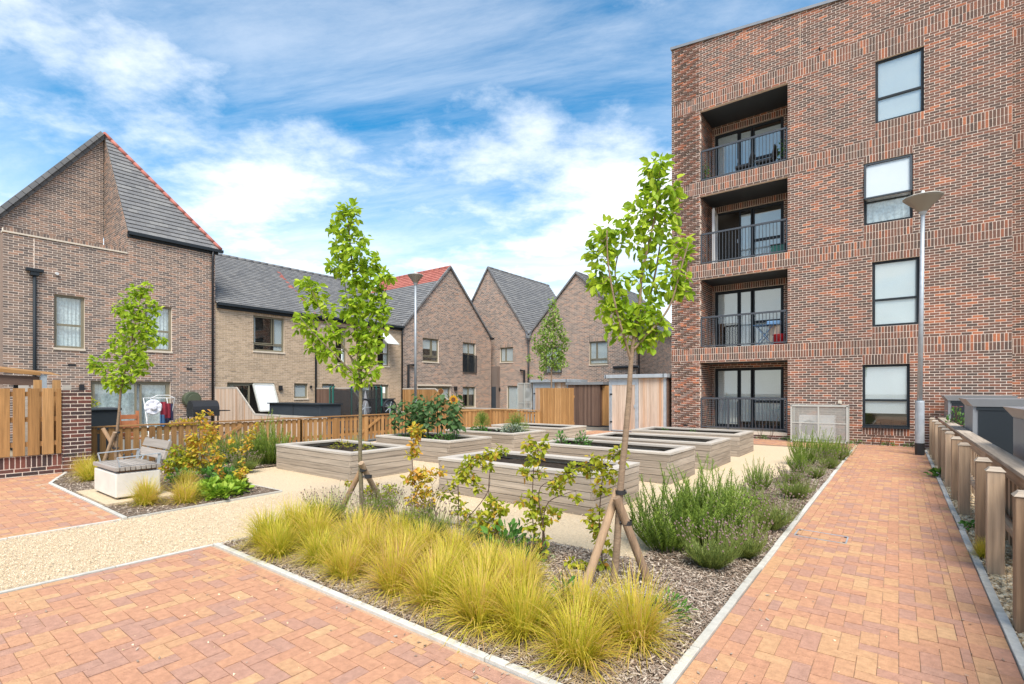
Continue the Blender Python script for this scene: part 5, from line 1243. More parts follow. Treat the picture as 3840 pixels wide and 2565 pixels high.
partition('golden timber partition with sloping top behind the sunflowers', YC0 - .05, (-18.9, -17.3), 'fence_z', PF - .05)
t = simple('storage_box', 'long anthracite garden store with overhanging lid beyond the picket fence', 'storage box', (-17.2, 9.9, 0))
m = MB(); m.box((-18.9, 9.6, 0), (-15.5, 10.4, 1.13)); m.build('box', M['anth_mid'], t, bevel=.01); m = MB(); m.box((-18.95, 9.54, 1.13), (-15.45, 10.45, 1.17)); m.build('lid', M['anth'], t)
m = MB(); m.box((-17.21, 9.59, .02), (-17.19, 9.6, 1.12)); m.build('door_gap', M['black'], t)
t = simple('storage_box', 'smaller anthracite garden store left of the sunflowers', 'storage box', (-17, 15.5, 0))
a = onX(1405, 1497, -17.0); b = onX(1477, 1497, -17.0); m = MB(); m.box((-17.8, a.y, 0), (-17.0, b.y, a.z - .02)); m.build('box', M['anth_mid'], t, bevel=.01); m = MB(); m.box((-17.85, a.y - .05, a.z - .02), (-16.95, b.y + .05, a.z + .02)); m.build('lid', M['anth'], t)
# trampoline with net
t = simple('trampoline', 'trampoline with green poles and black safety net', 'trampoline', (-16.6, 11.6, 0))
cx_, cy_, r_ = -16.9, 12.0, 1.15; poles = []
for k in range(6):
    a = 2 * PI * k / 6 + .5; x, y = cx_ + r_ * math.cos(a), cy_ + r_ * math.sin(a) * .85; poles.append((x, y))
    m = MB(); m.tube([(x, y, 0), (x, y, 1.72), (x - .06 * math.cos(a), y - .06 * math.sin(a), 1.8)], .035, 8); m.build('pole', M['green_metal'], t)
    m = MB(); m.tube([(x, y, 1.8), (x, y, 1.87)], .03, 8); m.build('pole_cap', M['black'], t)
for k in range(6):
    (x0, y0), (x1, y1) = poles[k], poles[(k + 1) % 6]; m = MB(); n = 6
    for i in range(n):
        f0, f1 = i / n, (i + 1) / n; s0, s1 = .12 * math.sin(PI * f0), .12 * math.sin(PI * f1)
        m.poly([(x0 + (x1 - x0) * f0, y0 + (y1 - y0) * f0, .5), (x0 + (x1 - x0) * f1, y0 + (y1 - y0) * f1, .5), (x0 + (x1 - x0) * f1, y0 + (y1 - y0) * f1, 1.75 - s1), (x0 + (x1 - x0) * f0, y0 + (y1 - y0) * f0, 1.75 - s0)])
    m.build('safety_net', M['net'], t)
m = MB(); m.lathe([(0, .5), (r_ * .95, .5), (r_, .47)], (cx_, cy_, 0), 24); m.build('jumping_mat', M['black'], t)
t = simple('water_butt', 'black ribbed water butt by the trampoline', 'water butt', (-15.6, 12.6, 0)); m = MB(); m.lathe([(.0, 0), (.22, 0), (.27, .3), (.28, .6), (.25, .95), (.27, .98), (.27, 1.03), (0, 1.06)], (-15.6, 12.55, 0), 20); m.build('barrel', M['black'], t, smooth=True)
m = MB(); m.tube([(-15.33, 12.55, .12), (-15.27, 12.55, .12)], .02, 8); m.build('tap', M['anth'], t)
t = simple('folded_parasol', 'folded white parasol leaning beyond the picket fence', 'parasol', (-16.3, 14.3, 0)); p = onX(1370, 1490, -16.3); m = MB(); m.tube([(p.x, p.y + .1, 0), p + V((0, 0, .25))], .02, 8); m.build('pole', M['white'], t)
m = MB(); m.tube([p + V((0, .03, -.65)), p + V((0, .02, -.45)), p + V((0, 0, .2))], [.16, .14, .02], 10); m.build('canopy', M['cloth_w'], t)
for px, lb in ((1368, 'left wheel of the parked cart behind the picket fence'), (1462, 'bicycle wheel leaning by the sunflowers')):
    p = onX(px, 1528, -15.2); t = simple('wheel', lb, 'wheel', (p.x, p.y, 0)); m = MB(); r_ = .29
    m.tube([(p.x, p.y + r_ * math.cos(2 * PI * k / 20), p.z + r_ * math.sin(2 * PI * k / 20)) for k in range(21)], .035, 8, cap=False); m.build('tyre', M['black'], t)
    for k in range(5): m = MB(); m.tube([p, p + V((0, r_ * math.cos(2 * PI * k / 5), r_ * math.sin(2 * PI * k / 5)))], .012, 6); m.build('spoke', M['galv'], t)
    m = MB(); m.tube([p, p + V((0, 0, -p.z + .02))], .02, 6); m.build('stand', M['galv'], t)

# ------------------------------------------------------------------ things on the balconies
zf = [b for b in bots]
def bpos(px, k, Y=19.0): return onY(px, 1200, Y).x
x = bpos(2870, 1, 19.1); z = zf[1]; t = simple('folding_table', 'blue folding metal table on the first floor balcony', 'table', (x, 19.1, z))
for s_ in (-1, 1):
    m = MB(); m.tube([(x - .28, 19.1 + .2 * s_, z), (x + .28, 19.1 + .2 * s_, z + .7)], .014, 6); m.build('leg', M['blue'], t); m = MB(); m.tube([(x + .28, 19.1 + .2 * s_, z), (x - .28, 19.1 + .2 * s_, z + .7)], .014, 6); m.build('leg', M['blue'], t)
for i in range(5): m = MB(); m.box((x - .34, 18.86 + .1 * i, z + .7), (x + .34, 18.94 + .1 * i, z + .72)); m.build('slat', M['blue'], t)
x = bpos(2922, 1, 18.95); t = simple('red_bucket', 'bright red tub on the first floor balcony', 'bucket', (x, 18.95, z)); m = MB(); m.lathe([(0, 0), (.15, 0), (.19, .33), (.2, .34), (.17, .34), (.0, .2)], (x, 18.95, z), 20); m.build('tub', M['red'], t, smooth=True); m = MB(); m.lathe([(.2, .335), (.21, .35), (.2, .36), (.185, .35), (.2, .335)], (x, 18.95, z), 20); m.build('rim', M['red'], t)
x = bpos(2912, 1, 19.15); t = simple('blue_crate', 'light blue plastic crate behind the red tub', 'crate', (x, 19.2, z)); m = MB(); m.box((x - .25, 19.15, z), (x + .1, 19.4, z + .72)); m.build('crate_body', M['sill'], t, bevel=.02); m = MB(); m.box((x - .3, 19.1, z + .72), (x + .12, 19.45, z + .86)); m.build('crate_lid', M['skyblue'], t, bevel=.03)
z = zf[3]
for i, (px, wd_) in enumerate(((2790, .5), (2870, .55))):
    x = bpos(px, 3, 19.2); t = simple('outdoor_chair', ['low black lounge chair, left on the top balcony', 'black lounge chair with raised back, right on the top balcony'][i], 'chair', (x, 19.2, z))
    m = MB(); m.box((x - wd_ / 2, 18.95, z + .3), (x + wd_ / 2, 19.5, z + .4)); m.build('seat', M['black'], t, bevel=.02); m = MB(); m.obox((x + wd_ / 2, 19.22, z + .55), (.06, 0, .25), (0, .27, 0), (.02, 0, -.005)); m.build('backrest', M['black'], t)
    for dx_ in (-.2, .2):
        for y in (19.0, 19.45): m = MB(); m.bar((x + dx_, y, z), (x + dx_, y, z + .3), .03, .03); m.build('leg', M['black'], t)
x = bpos(2655, 2, 19.0); z = zf[2]; 
x = bpos(2930, 2, 19.1); t = simple('green_box', 'dark green storage box on the second floor balcony', 'box', (x, 19.1, z)); m = MB(); m.box((x - .3, 19.0, z), (x + .12, 19.3, z + .4)); m.build('box_body', M['green_metal'], t, bevel=.02); m = MB(); m.box((x - .32, 18.98, z + .4), (x + .14, 19.32, z + .43)); m.build('box_lid', M['black'], t)
# ------------------------------------------------------------------ plants
def at(x, y, t): return V((0, 0, CH)) + ray(x, y) * t
def leaf(mb, c, d, up_, s, wd=.34, fold=.25, r=None):
    d = V(d).normalized(); u = V(up_); sd = d.cross(u)
    sd = sd.normalized() if sd.length > 1e-4 else d.orthogonal().normalized()
    n = sd.cross(d)
    k = fold
    B = c; T = c + d * s - n * s * .12
    l1 = c + d * s * .3 + sd * s * wd * .85 + n * s * k * wd; l2 = c + d * s * .68 + sd * s * wd * .8 + n * s * (k * wd - .05)
    r1 = c + d * s * .3 - sd * s * wd * .85 + n * s * k * wd; r2 = c + d * s * .68 - sd * s * wd * .8 + n * s * (k * wd - .05)
    q = R.random() if r is None else r; b0 = len(mb.v)
    mb.v += [tuple(B), tuple(l1), tuple(l2), tuple(T), tuple(r2), tuple(r1)]
    mb.face((b0, b0 + 3, b0 + 2, b0 + 1), q); mb.face((b0, b0 + 5, b0 + 4, b0 + 3), q)
def rdir(rr): 
    z = rr.uniform(-1, 1); a = rr.uniform(0, 2 * PI); s = math.sqrt(1 - z * z); return V((s * math.cos(a), s * math.sin(a), z))
def plant(name, label, cat, t, base, stems, blobs, leafsize, dens, lmat, bmat, depth=1.0, group=None, seed=0, trunk_name='trunk', crown_name='crown', droop=.35, twigs=True):
    """stems: [(pixel polyline, start radius, end radius)], blobs: (x, y, rx, ry) in photo pixels; t: metres per pixel at the plant's own distance"""
    rr = random.Random(seed); th = thing(name, base, label, cat, group)
    mb = MB(); nodes = []
    for pts, r0, r1, dz in stems:
        P = [at(x, y, t) + FW * (dz * i / max(1, len(pts) - 1)) for i, (x, y) in enumerate(pts)]
        # smooth the polyline a little
        Q = []
        for i in range(len(P) - 1):
            a, b = P[i], P[i + 1]; pa = P[max(i - 1, 0)]; nb = P[min(i + 2, len(P) - 1)]
            for k in range(4):
                f_ = k / 4; Q.append(0.5 * ((2 * a) + (b - pa) * f_ + (2 * pa - 5 * a + 4 * b - nb) * f_ * f_ + (3 * a - pa - 3 * b + nb) * f_ ** 3))
        Q.append(P[-1]); n = len(Q)
        mb.cur = rr.random(); mb.tube(Q, [r0 + (r1 - r0) * i / (n - 1) for i in range(n)], 8 if r0 > .01 else 5)
        nodes += Q
    lf = MB()
    for x, y, rx, ry in blobs:
        n = int(dens * 6.6 * rx * ry * PI * t * t / (leafsize * leafsize)) + 5
        cz = rr.uniform(-.5, .5) * depth * .35
        c0 = at(x, y, t) + FW * (cz * rx * t * 2)
        if twigs:
            nd = min(nodes, key=lambda q: (q - c0).length)
            if (nd - c0).length < 5 * leafsize: mb.cur = rr.random(); mid = (nd + c0) / 2 + V((0, 0, -.3 * leafsize)); mb.tube([nd, mid, c0 + V((0, 0, ry * t * .4))], [max(.0022, leafsize * .045), leafsize * .035, leafsize * .02], 5)
        for k in range(n):
            v = rdir(rr) * (rr.random() ** .45)
            p = c0 + RT * (v.x * rx * t) + UP * (v.z * ry * t) + FW * (v.y * (rx + ry) * .5 * t * depth)
            d = (v * .8 + rdir(rr) * .8 + V((0, 0, -droop))).normalized()
            leaf(lf, p, d, UP + rdir(rr) * .7, leafsize * rr.uniform(.65, 1.2), r=rr.random())
    mb.build(trunk_name, bmat, th, smooth=True)
    lf.build(crown_name, lmat, th)
    return th
# --- tree on the right of the middle
def cr(ox, oy, s): return lambda pts: [(ox + s * a, oy + s * b, *(s * q for q in r)) for a, b, *r in pts]
k2 = cr(2100, 550, .606); T2 = 1.6 / (2190 - HZ)
b2 = k2([(590, 120, 75, 50), (640, 110, 40, 45), (560, 200, 60, 50), (650, 250, 95, 65), (700, 300, 50, 60), (560, 300, 70, 50), (620, 390, 110, 60), (690, 420, 45, 50), (500, 430, 90, 55), (520, 500, 90, 55), (640, 490, 75, 50), (570, 570, 60, 45), (460, 610, 60, 45), (540, 690, 55, 50), (300, 520, 90, 50), (390, 500, 40, 40), (240, 590, 70, 50), (340, 610, 75, 50), (190, 650, 35, 30), (270, 700, 70, 60), (240, 790, 55, 60), (310, 830, 85, 60), (380, 830, 40, 40), (230, 860, 50, 40), (320, 930, 80, 60), (290, 1020, 60, 55), (400, 980, 70, 60), (380, 1070, 90, 60), (330, 1130, 55, 45), (460, 1080, 70, 60), (400, 1160, 70, 45), (540, 950, 70, 60), (500, 1020, 60, 50), (560, 1050, 70, 50), (600, 880, 75, 55), (680, 800, 75, 55), (700, 880, 80, 55), (780, 900, 50, 40), (760, 800, 45, 40), (740, 560, 55, 40), (760, 640, 60, 55), (700, 620, 45, 45), (770, 700, 40, 30), (600, 1090, 60, 45), (560, 1160, 60, 50), (620, 1130, 45, 35), (500, 1210, 55, 35), (550, 1220, 35, 40), (480, 830, 50, 35), (520, 780, 35, 30), (640, 700, 35, 30), (460, 350, 30, 25)])
st2 = [(k2([(330, 2705), (350, 2500), (375, 2100), (405, 1800), (425, 1568), (432, 1440), (440, 1330), (455, 1200), (490, 1000), (508, 780), (560, 560), (600, 350), (620, 110)]), .034, .005, 0),
       (k2([(440, 1330), (395, 1200), (335, 1020), (280, 760), (265, 560)]), .013, .004, -.18), (k2([(445, 1280), (470, 1180), (550, 980), (610, 760), (650, 560), (690, 400)]), .016, .004, .15),
       (k2([(450, 1260), (540, 1160), (625, 1060), (680, 950), (740, 720), (765, 620)]), .013, .004, -.12), (k2([(460, 1190), (420, 980), (360, 800), (390, 620), (480, 420)]), .011, .003, .22)]
base2 = at(2300, 2190, T2)
plant('pear_tree', 'young staked tree with bright lime leaves, nearest and right of centre', 'tree', T2, base2, st2, b2, .08, 1.35, M['leaf'], M['bark'], depth=.9, seed=3)
# --- tree in the middle left
k1 = cr(1000, 700, .7653); T1 = 1.6 / (1945 - HZ)
b1_ = k1([(385, 120, 40, 40), (420, 110, 30, 35), (350, 130, 22, 25), (330, 205, 40, 25), (390, 200, 45, 40), (430, 150, 20, 25), (400, 270, 75, 40), (470, 260, 35, 35), (360, 320, 45, 35), (440, 330, 80, 45), (370, 390, 65, 40), (330, 400, 35, 30), (470, 390, 80, 45), (530, 360, 30, 30), (560, 440, 50, 40), (440, 450, 80, 45), (500, 480, 80, 45), (600, 440, 22, 22), (420, 540, 60, 45), (490, 560, 80, 50), (560, 520, 30, 35), (400, 600, 40, 40), (460, 630, 65, 45), (540, 620, 60, 45), (590, 590, 25, 25), (500, 700, 65, 45), (560, 680, 40, 40), (440, 700, 40, 40), (470, 770, 70, 45), (530, 760, 40, 35), (500, 830, 50, 40), (440, 830, 35, 30), (450, 900, 40, 40), (520, 890, 38, 38), (440, 960, 28, 22), (490, 950, 30, 25), (190, 480, 40, 35), (240, 500, 45, 40), (215, 550, 40, 35), (270, 560, 30, 30), (300, 610, 35, 35), (170, 640, 35, 30), (220, 650, 35, 30), (190, 700, 50, 35), (240, 720, 40, 35), (225, 780, 35, 30), (290, 760, 45, 35), (300, 810, 55, 28), (350, 730, 45, 30), (260, 820, 40, 22), (340, 880, 30, 24), (370, 890, 18, 18), (310, 680, 30, 25)])
st1 = [(k1([(470, 1620), (462, 1450), (458, 1300), (460, 980), (452, 880), (440, 700), (425, 450), (405, 230), (395, 100)]), .03, .005, 0), (k1([(455, 950), (350, 830), (270, 745), (195, 650)]), .013, .004, -.2),
       (k1([(452, 900), (380, 780), (300, 660), (230, 500)]), .013, .004, -.1), (k1([(455, 960), (400, 920), (345, 880)]), .008, .003, -.05), (k1([(456, 920), (500, 780), (530, 640), (580, 460)]), .013, .004, .15), (k1([(452, 880), (430, 740), (380, 560), (350, 400)]), .01, .004, .2), (k1([(458, 960), (500, 900), (530, 860)]), .008, .003, -.1)]
base1 = at(1360, 1945, T1)
plant('pear_tree', 'young staked tree with a long side branch, centre left in the front bed', 'tree', T1, base1, st1, b1_, .09, 1.35, M['leaf'], M['bark_dark'], depth=.9, seed=4)
# --- tree by the chair
k0 = cr(0, 1050, .574); T0 = .0052
b0_ = k0([(960, 40, 30, 30), (900, 70, 50, 45), (950, 90, 30, 30), (870, 130, 55, 45), (790, 190, 50, 40), (850, 210, 55, 45), (920, 210, 55, 45), (990, 170, 45, 40), (1010, 200, 28, 30), (880, 280, 80, 45), (960, 280, 45, 40), (820, 310, 45, 35), (760, 380, 50, 40), (800, 410, 40, 35), (880, 350, 60, 40), (960, 350, 60, 40), (1000, 310, 35, 30), (1055, 385, 32, 25), (1000, 400, 35, 30), (900, 420, 60, 40), (730, 470, 40, 32), (830, 480, 60, 40), (900, 490, 50, 38), (950, 520, 42, 38), (800, 550, 60, 40), (870, 560, 55, 40), (920, 590, 35, 30), (640, 545, 45, 38), (680, 580, 35, 30), (610, 575, 22, 20), (710, 580, 20, 18), (690, 640, 40, 30), (740, 660, 45, 32), (800, 620, 55, 35), (850, 640, 40, 32), (760, 700, 55, 25), (810, 690, 35, 25)])
st0 = [(k0([(770, 1260), (758, 1150), (765, 1000), (778, 860), (790, 720), (815, 600), (850, 450), (885, 280), (930, 80)]), .035, .005, 0), (k0([(800, 690), (760, 640), (690, 580), (640, 545)]), .012, .004, -.1), (k0([(795, 700), (745, 680), (700, 640)]), .01, .004, -.1), (k0([(830, 540), (930, 440), (1010, 390)]), .01, .004, .1), (k0([(860, 400), (950, 280), (990, 180)]), .009, .004, .1)]
base0 = at(442, 1467 + 1.6 / T0, T0)
plant('pear_tree', 'young staked tree rising behind the concrete chair on the left', 'tree', T0, base0, st0, b0_, .11, 1.25, M['leaf'], M['bark'], depth=.9, seed=5)
# --- far tree
T3 = .0114
b3 = [(2072, 1140, 14, 22), (2078, 1175, 22, 25), (2055, 1210, 25, 25), (2085, 1220, 25, 28), (2040, 1245, 22, 22), (2070, 1260, 35, 28), (2110, 1255, 20, 22), (2120, 1290, 18, 25), (2040, 1290, 30, 28), (2080, 1310, 38, 28), (2025, 1320, 22, 22), (2105, 1330, 22, 24), (2050, 1345, 32, 26), (2085, 1365, 28, 24), (2035, 1375, 18, 16), (2010, 1300, 14, 16), (1985, 1345, 10, 16), (1988, 1405, 12, 8), (2030, 1415, 12, 8), (2120, 1365, 14, 10), (2000, 1270, 10, 10)]
st3 = [([(2066, 1607), (2067, 1500), (2068, 1420), (2070, 1340), (2075, 1260), (2074, 1150)], .05, .008, 0), ([(2069, 1400), (2040, 1330), (2025, 1280)], .018, .006, 0), ([(2069, 1390), (2100, 1330), (2115, 1270)], .018, .006, 0), ([(2068, 1430), (2020, 1400), (1990, 1360)], .01, .005, 0)]
plant('far_tree', 'slim pale green tree behind the tall golden screen', 'tree', T3, at(2066, 1607, T3), st3, b3, .12, 1.0, M['leaf_far'], M['bark'], depth=1, seed=6)

# --- stakes with rubber ties
def stake(label, p, q, key='stake_z', grp='timber tree stakes'):
    th = thing('tree_stake', (p.x, p.y, 0), label, 'tree stake', grp); m = MB(); m.cur = R.random(); m.tube([p, q], [.036, .034], 14); m.build('pole', M[key], th)
    return th
def tie(th, c, r_, off):
    m = MB(); m.tube([c + V((0, 0, -.018)), c + V((0, 0, .018))], r_, 14, cap=False); m.tube([c, c + off], .014, 6); m.build('rubber_tie', M['rubber'], th)
s1_ = stake('silvery left stake of the nearest tree', G(2189, 2219), at(2322, 1838, T2) + FW * .05); s2_ = stake('brown right stake of the nearest tree', G(2434, 2187), at(2306, 1860, T2) - FW * .06, 'post_z')
tie(s1_, at(2327, 1845, T2), .042, RT * .05); tie(s2_, at(2347, 1955, T2) - FW * .03, .043, RT * -.06)
s1_ = stake('left stake of the tree with the long side branch', G(1268, 1932), at(1352, 1762, T1) + FW * .05); s2_ = stake('right stake of the tree with the long side branch', G(1444, 1910), at(1359, 1733, T1) - FW * .06, 'post_z')
tie(s1_, at(1360, 1762, T1), .04, RT * .05); tie(s2_, at(1385, 1785, T1) - FW * .04, .044, RT * -.07)
s1_ = stake('stake leaning left over the chair, by the left tree', at(470, 1467 + 1.6 / T0, T0) + FW * .1, at(386, 1606, T0)); s2_ = stake('stake leaning right against the left tree', at(376, 1467 + 1.58 / T0, T0), at(443, 1620, T0) - FW * .08, 'post_z')
tie(s1_, at(431, 1680, T0), .046, RT * .08); tie(s2_, at(440, 1622, T0), .046, RT * .05)

# --- beech saplings (hedging whips)
def sapling(label, bx, by, stems, blobs, mt, ls=.066, seed=0, dens=1.6):
    t = 1.6 / (by - HZ)
    plant('beech_sapling', label, 'sapling', t, G(bx, by), [([(bx, by)] + s, .007, .0025, 0) for s in stems], blobs, ls, dens, M[mt], M['twig'], depth=.9, group='beech saplings', seed=seed, trunk_name='stem', crown_name='leaves', droop=.2)
c16 = cr(1600, 1650, .58355)
sapling('slim sapling with an orange top left of the nearest bed', 1578, 1975, [[(1560, 1850), (1545, 1720), (1555, 1620)]], [(1555, 1608, 25, 14), (1565, 1625, 26, 22), (1555, 1665, 16, 28), (1565, 1700, 12, 14), (1535, 1705, 14, 8), (1560, 1780, 30, 14), (1590, 1770, 30, 16), (1530, 1800, 18, 14), (1570, 1810, 30, 18), (1575, 1850, 28, 20), (1540, 1870, 22, 14), (1580, 1895, 22, 16)], 'beech_o', seed=11)
sapling('orange tipped sapling reaching right towards the nearest bed', 1640, 1990, [[(1630, 1900), (1620, 1820)]], [(1650, 1770, 26, 14), (1610, 1790, 22, 12), (1600, 1840, 24, 18), (1615, 1885, 22, 14)], 'beech_o', ls=.05, seed=12)
sapling('arching green sapling leaning over the left end of the nearest bed', 1716, 1985, [c16([(205, 400), (205, 250), (260, 170), (380, 100), (490, 60)]), c16([(385, 350), (405, 200)])], c16([(230, 190, 50, 35), (300, 140, 60, 35), (220, 250, 55, 30), (360, 130, 60, 35), (420, 80, 50, 30), (480, 60, 35, 22), (400, 170, 40, 25), (100, 340, 35, 25), (180, 370, 40, 25), (300, 240, 50, 25), (220, 440, 55, 35), (260, 510, 50, 30), (330, 310, 35, 25), (150, 300, 30, 20)]), 'beech', seed=13)
sapling('bushy green sapling in front of the nearest bed', 1850, 2060, [c16([(440, 560), (400, 350), (405, 200)])], c16([(430, 400, 60, 35), (470, 440, 45, 35), (380, 460, 55, 35), (330, 540, 50, 30), (420, 530, 60, 40), (460, 580, 45, 35), (380, 590, 50, 30), (440, 640, 40, 28)]), 'beech', seed=14)
sapling('upright sapling with dark stem at the middle of the nearest bed', 2018, 2105, [c16([(685, 560), (680, 350), (690, 150), (700, 40)]), c16([(750, 620), (745, 500), (740, 420)])], c16([(650, 15, 30, 28), (720, 60, 50, 40), (760, 15, 25, 20), (700, 120, 45, 30), (650, 90, 30, 22), (620, 190, 25, 25), (740, 210, 35, 22), (640, 230, 30, 22), (680, 370, 50, 30), (600, 390, 28, 20), (720, 430, 40, 30), (680, 470, 40, 30), (770, 500, 50, 35), (830, 470, 40, 25), (720, 540, 45, 30), (640, 550, 30, 22), (740, 640, 40, 35), (720, 720, 45, 35), (700, 770, 35, 25), (660, 440, 30, 25)]), 'beech', seed=15)
sapling('wide sapling with a branch reaching across the nearest bed', 2035, 2112, [c16([(760, 640), (720, 340), (800, 260), (900, 210)]), c16([(760, 440), (880, 350), (960, 330)])], c16([(830, 270, 45, 28), (880, 220, 45, 30), (940, 190, 45, 28), (1000, 170, 45, 25), (800, 310, 35, 22), (910, 260, 30, 20), (960, 370, 40, 22), (1040, 190, 30, 22), (1050, 210, 25, 20), (860, 320, 25, 20)]), 'beech', ls=.055, seed=16)
sapling('sapling standing against the trunk of the nearest tree', 2262, 2140, [c16([(1110, 560), (1115, 400), (1130, 250), (1160, 160), (1240, 70)])], c16([(1240, 60, 35, 30), (1200, 100, 40, 30), (1130, 130, 40, 28), (1250, 130, 25, 22), (1160, 190, 45, 28), (1100, 190, 30, 22), (1130, 240, 40, 25), (1200, 240, 30, 20), (1110, 310, 40, 25), (1140, 330, 25, 20), (1050, 500, 40, 25), (1110, 470, 45, 28), (1080, 540, 35, 25), (1100, 590, 40, 28), (1140, 560, 30, 22), (1160, 700, 35, 22), (1130, 790, 50, 35), (1100, 650, 30, 22), (1060, 110, 25, 18)]), 'beech', seed=17)
sapling('low lime-yellow sapling behind the left stake', 2150, 2140, [c16([(1000, 830), (950, 790)])], c16([(930, 780, 40, 16), (980, 800, 45, 18), (1030, 790, 35, 16)]), 'beech', ls=.05, seed=18)
sapling('small lime sapling between the two stakes on the left', 1420, 1915, [[(1415, 1880), (1420, 1840)], [(1440, 1860), (1455, 1830)]], [(1390, 1850, 28, 24), (1415, 1880, 30, 22), (1460, 1840, 28, 22), (1440, 1870, 24, 18), (1310, 1815, 18, 12), (1400, 1820, 18, 14)], 'beech', ls=.05, seed=19)
c2_ = cr(0, 1350, .3507); c7 = cr(700, 1350, .3507)
sapling('bushy yellow-green sapling right of the chair', 640, 1800, [[(640, 1740), (650, 1690)], [(660, 1740), (690, 1700)]], c2_([(1800, 1000, 70, 60), (1880, 1080, 80, 60), (1760, 1120, 60, 60), (1900, 960, 60, 50), (2000, 1100, 80, 60), (1850, 1170, 80, 45), (2080, 1060, 70, 60), (2000, 1180, 70, 40), (2120, 1140, 60, 50), (1950, 1020, 60, 50), (1800, 1220, 50, 30), (1920, 1260, 50, 30)]), 'beech', ls=.075, seed=20, dens=1.0)
sapling('tall golden sapling right of the chair', 760, 1800, [[(755, 1700), (745, 1600), (745, 1550)], [(770, 1680), (800, 1610)]], c7([(130, 590, 50, 30), (230, 560, 50, 22), (150, 640, 55, 40), (200, 700, 50, 40), (260, 730, 70, 50), (290, 800, 60, 50), (80, 800, 60, 40), (130, 860, 80, 50), (60, 900, 60, 50), (200, 830, 60, 40), (30, 850, 40, 40), (250, 880, 50, 40), (100, 960, 70, 50), (30, 1000, 60, 50), (180, 980, 60, 50), (90, 1080, 70, 50), (20, 1120, 60, 45), (200, 1090, 50, 40)]), 'beech_o', ls=.075, seed=21, dens=1.0)
sapling('thin golden sapling in front of the picket fence rosemary', 835, 1825, [[(820, 1760), (815, 1690), (850, 1600)]], c7([(330, 1010, 50, 35), (300, 960, 40, 30), (360, 1050, 40, 30), (350, 1110, 45, 30), (340, 1170, 45, 30), (380, 1230, 30, 35), (370, 1300, 30, 30), (300, 1060, 35, 30), (480, 850, 30, 30), (500, 960, 40, 28)]), 'beech_o', ls=.065, seed=22, dens=1.0)
sapling('orange sprig standing alone on the left bed edge', 912, 1840, [[(910, 1790), (912, 1740)]], c7([(600, 1160, 40, 40), (560, 1200, 40, 40), (620, 1210, 45, 35), (590, 1260, 45, 40), (640, 1180, 30, 25), (560, 1280, 30, 25), (600, 1080, 20, 20)]), 'beech_o', ls=.06, seed=23, dens=1.0)
sapling('golden sapling in front of the green rosemary by the fence', 915, 1760, [[(925, 1700), (940, 1640), (945, 1600)]], c7([(720, 710, 35, 25), (700, 770, 40, 30), (640, 850, 40, 28), (660, 910, 45, 30), (600, 950, 40, 28), (570, 990, 30, 22), (690, 830, 30, 22)]), 'beech_o', ls=.07, seed=24, dens=1.0)
sapling('low tangled yellow shrub behind the chair backrest', 690, 1690, [[(690, 1640), (680, 1590)]], [(690, 1585, 40, 14), (640, 1600, 25, 16), (720, 1600, 22, 14)], 'beech_o', ls=.07, seed=25)

# --- golden grass tufts
def tuft_mesh(name, seed, n=900, L=(.2, .48), mt='grass', spread=.95, wd=.0052, dry=.1, base=.075):
    rr = random.Random(seed); mb = MB()
    for i in range(n):
        a = rr.uniform(0, 2 * PI); ti = abs(rr.gauss(0, spread)); l = rr.uniform(*L) * (1 - .22 * min(ti, 1.4))
        rb = base * math.sqrt(rr.random()); p = V((rb * math.cos(a + rr.gauss(0, .8)), rb * math.sin(a + rr.gauss(0, .8)), 0))
        h = V((math.cos(a), math.sin(a), 0)); sd = V((-h.y, h.x, 0)); q = rr.random() ** 1.1; cv = rr.uniform(.35, 1.5)
        pts = []; ang = ti * .6; pos = p.copy(); ns = 4
        for k in range(ns + 1):
            pts.append(pos.copy()); ang2 = min(ang + cv * (k / ns) ** 1.5 * (.5 + ti), 2.5)
            pos = pos + (h * math.sin(ang2) + V((0, 0, math.cos(ang2)))) * (l / ns)
            pos.z = max(pos.z, .004)
        w_ = wd * rr.uniform(.7, 1.25)
        for k in range(ns):
            w0, w1 = w_ * (1 - (k / ns) ** 2 * .8), w_ * (1 - ((k + 1) / ns) ** 2 * .9)
            mb.poly([pts[k] - sd * w0 / 2, pts[k] + sd * w0 / 2, pts[k + 1] + sd * w1 / 2, pts[k + 1] - sd * w1 / 2], min(.99, q * .62 + .36 * (k / ns) ** 1.2))
    return mb.mesh(name, M[mt])
GM = [tuft_mesh('grass_tuft_%s' % 'abcd'[i], 40 + i) for i in range(4)]
def tuft(label, x, y, s=1.0, group='golden grass tufts', k=None, z=.01):
    o = bpy.data.objects.new('grass_tuft', GM[R.randrange(4) if k is None else k]); COL.objects.link(o); o.location = (x, y, z); o.rotation_euler = (R.uniform(-.08, .08), R.uniform(-.08, .08), R.uniform(0, 6.28)); o.scale = (s * R.uniform(.98, 1.2), s * R.uniform(.98, 1.2), s * R.uniform(.74, .98))
    return tag(o, label, 'grass', group)
rows = [[(-5.2, 2.62), (-4.72, 2.56), (-4.25, 2.6), (-3.72, 2.56), (-3.2, 2.6), (-2.78, 2.62), (-2.3, 2.62), (-1.9, 2.66), (-1.52, 2.64)],
        [(-5.25, 3.0), (-4.85, 2.95), (-4.42, 3.05), (-3.98, 2.96), (-3.5, 3.0), (-3.02, 3.02), (-2.6, 3.02), (-2.2, 3.0), (-1.72, 3.05), (-1.36, 2.98)],
        [(-5.3, 3.32), (-4.6, 3.38), (-4.15, 3.4), (-3.7, 3.38), (-3.3, 3.42), (-2.85, 3.4), (-2.45, 3.38)]]
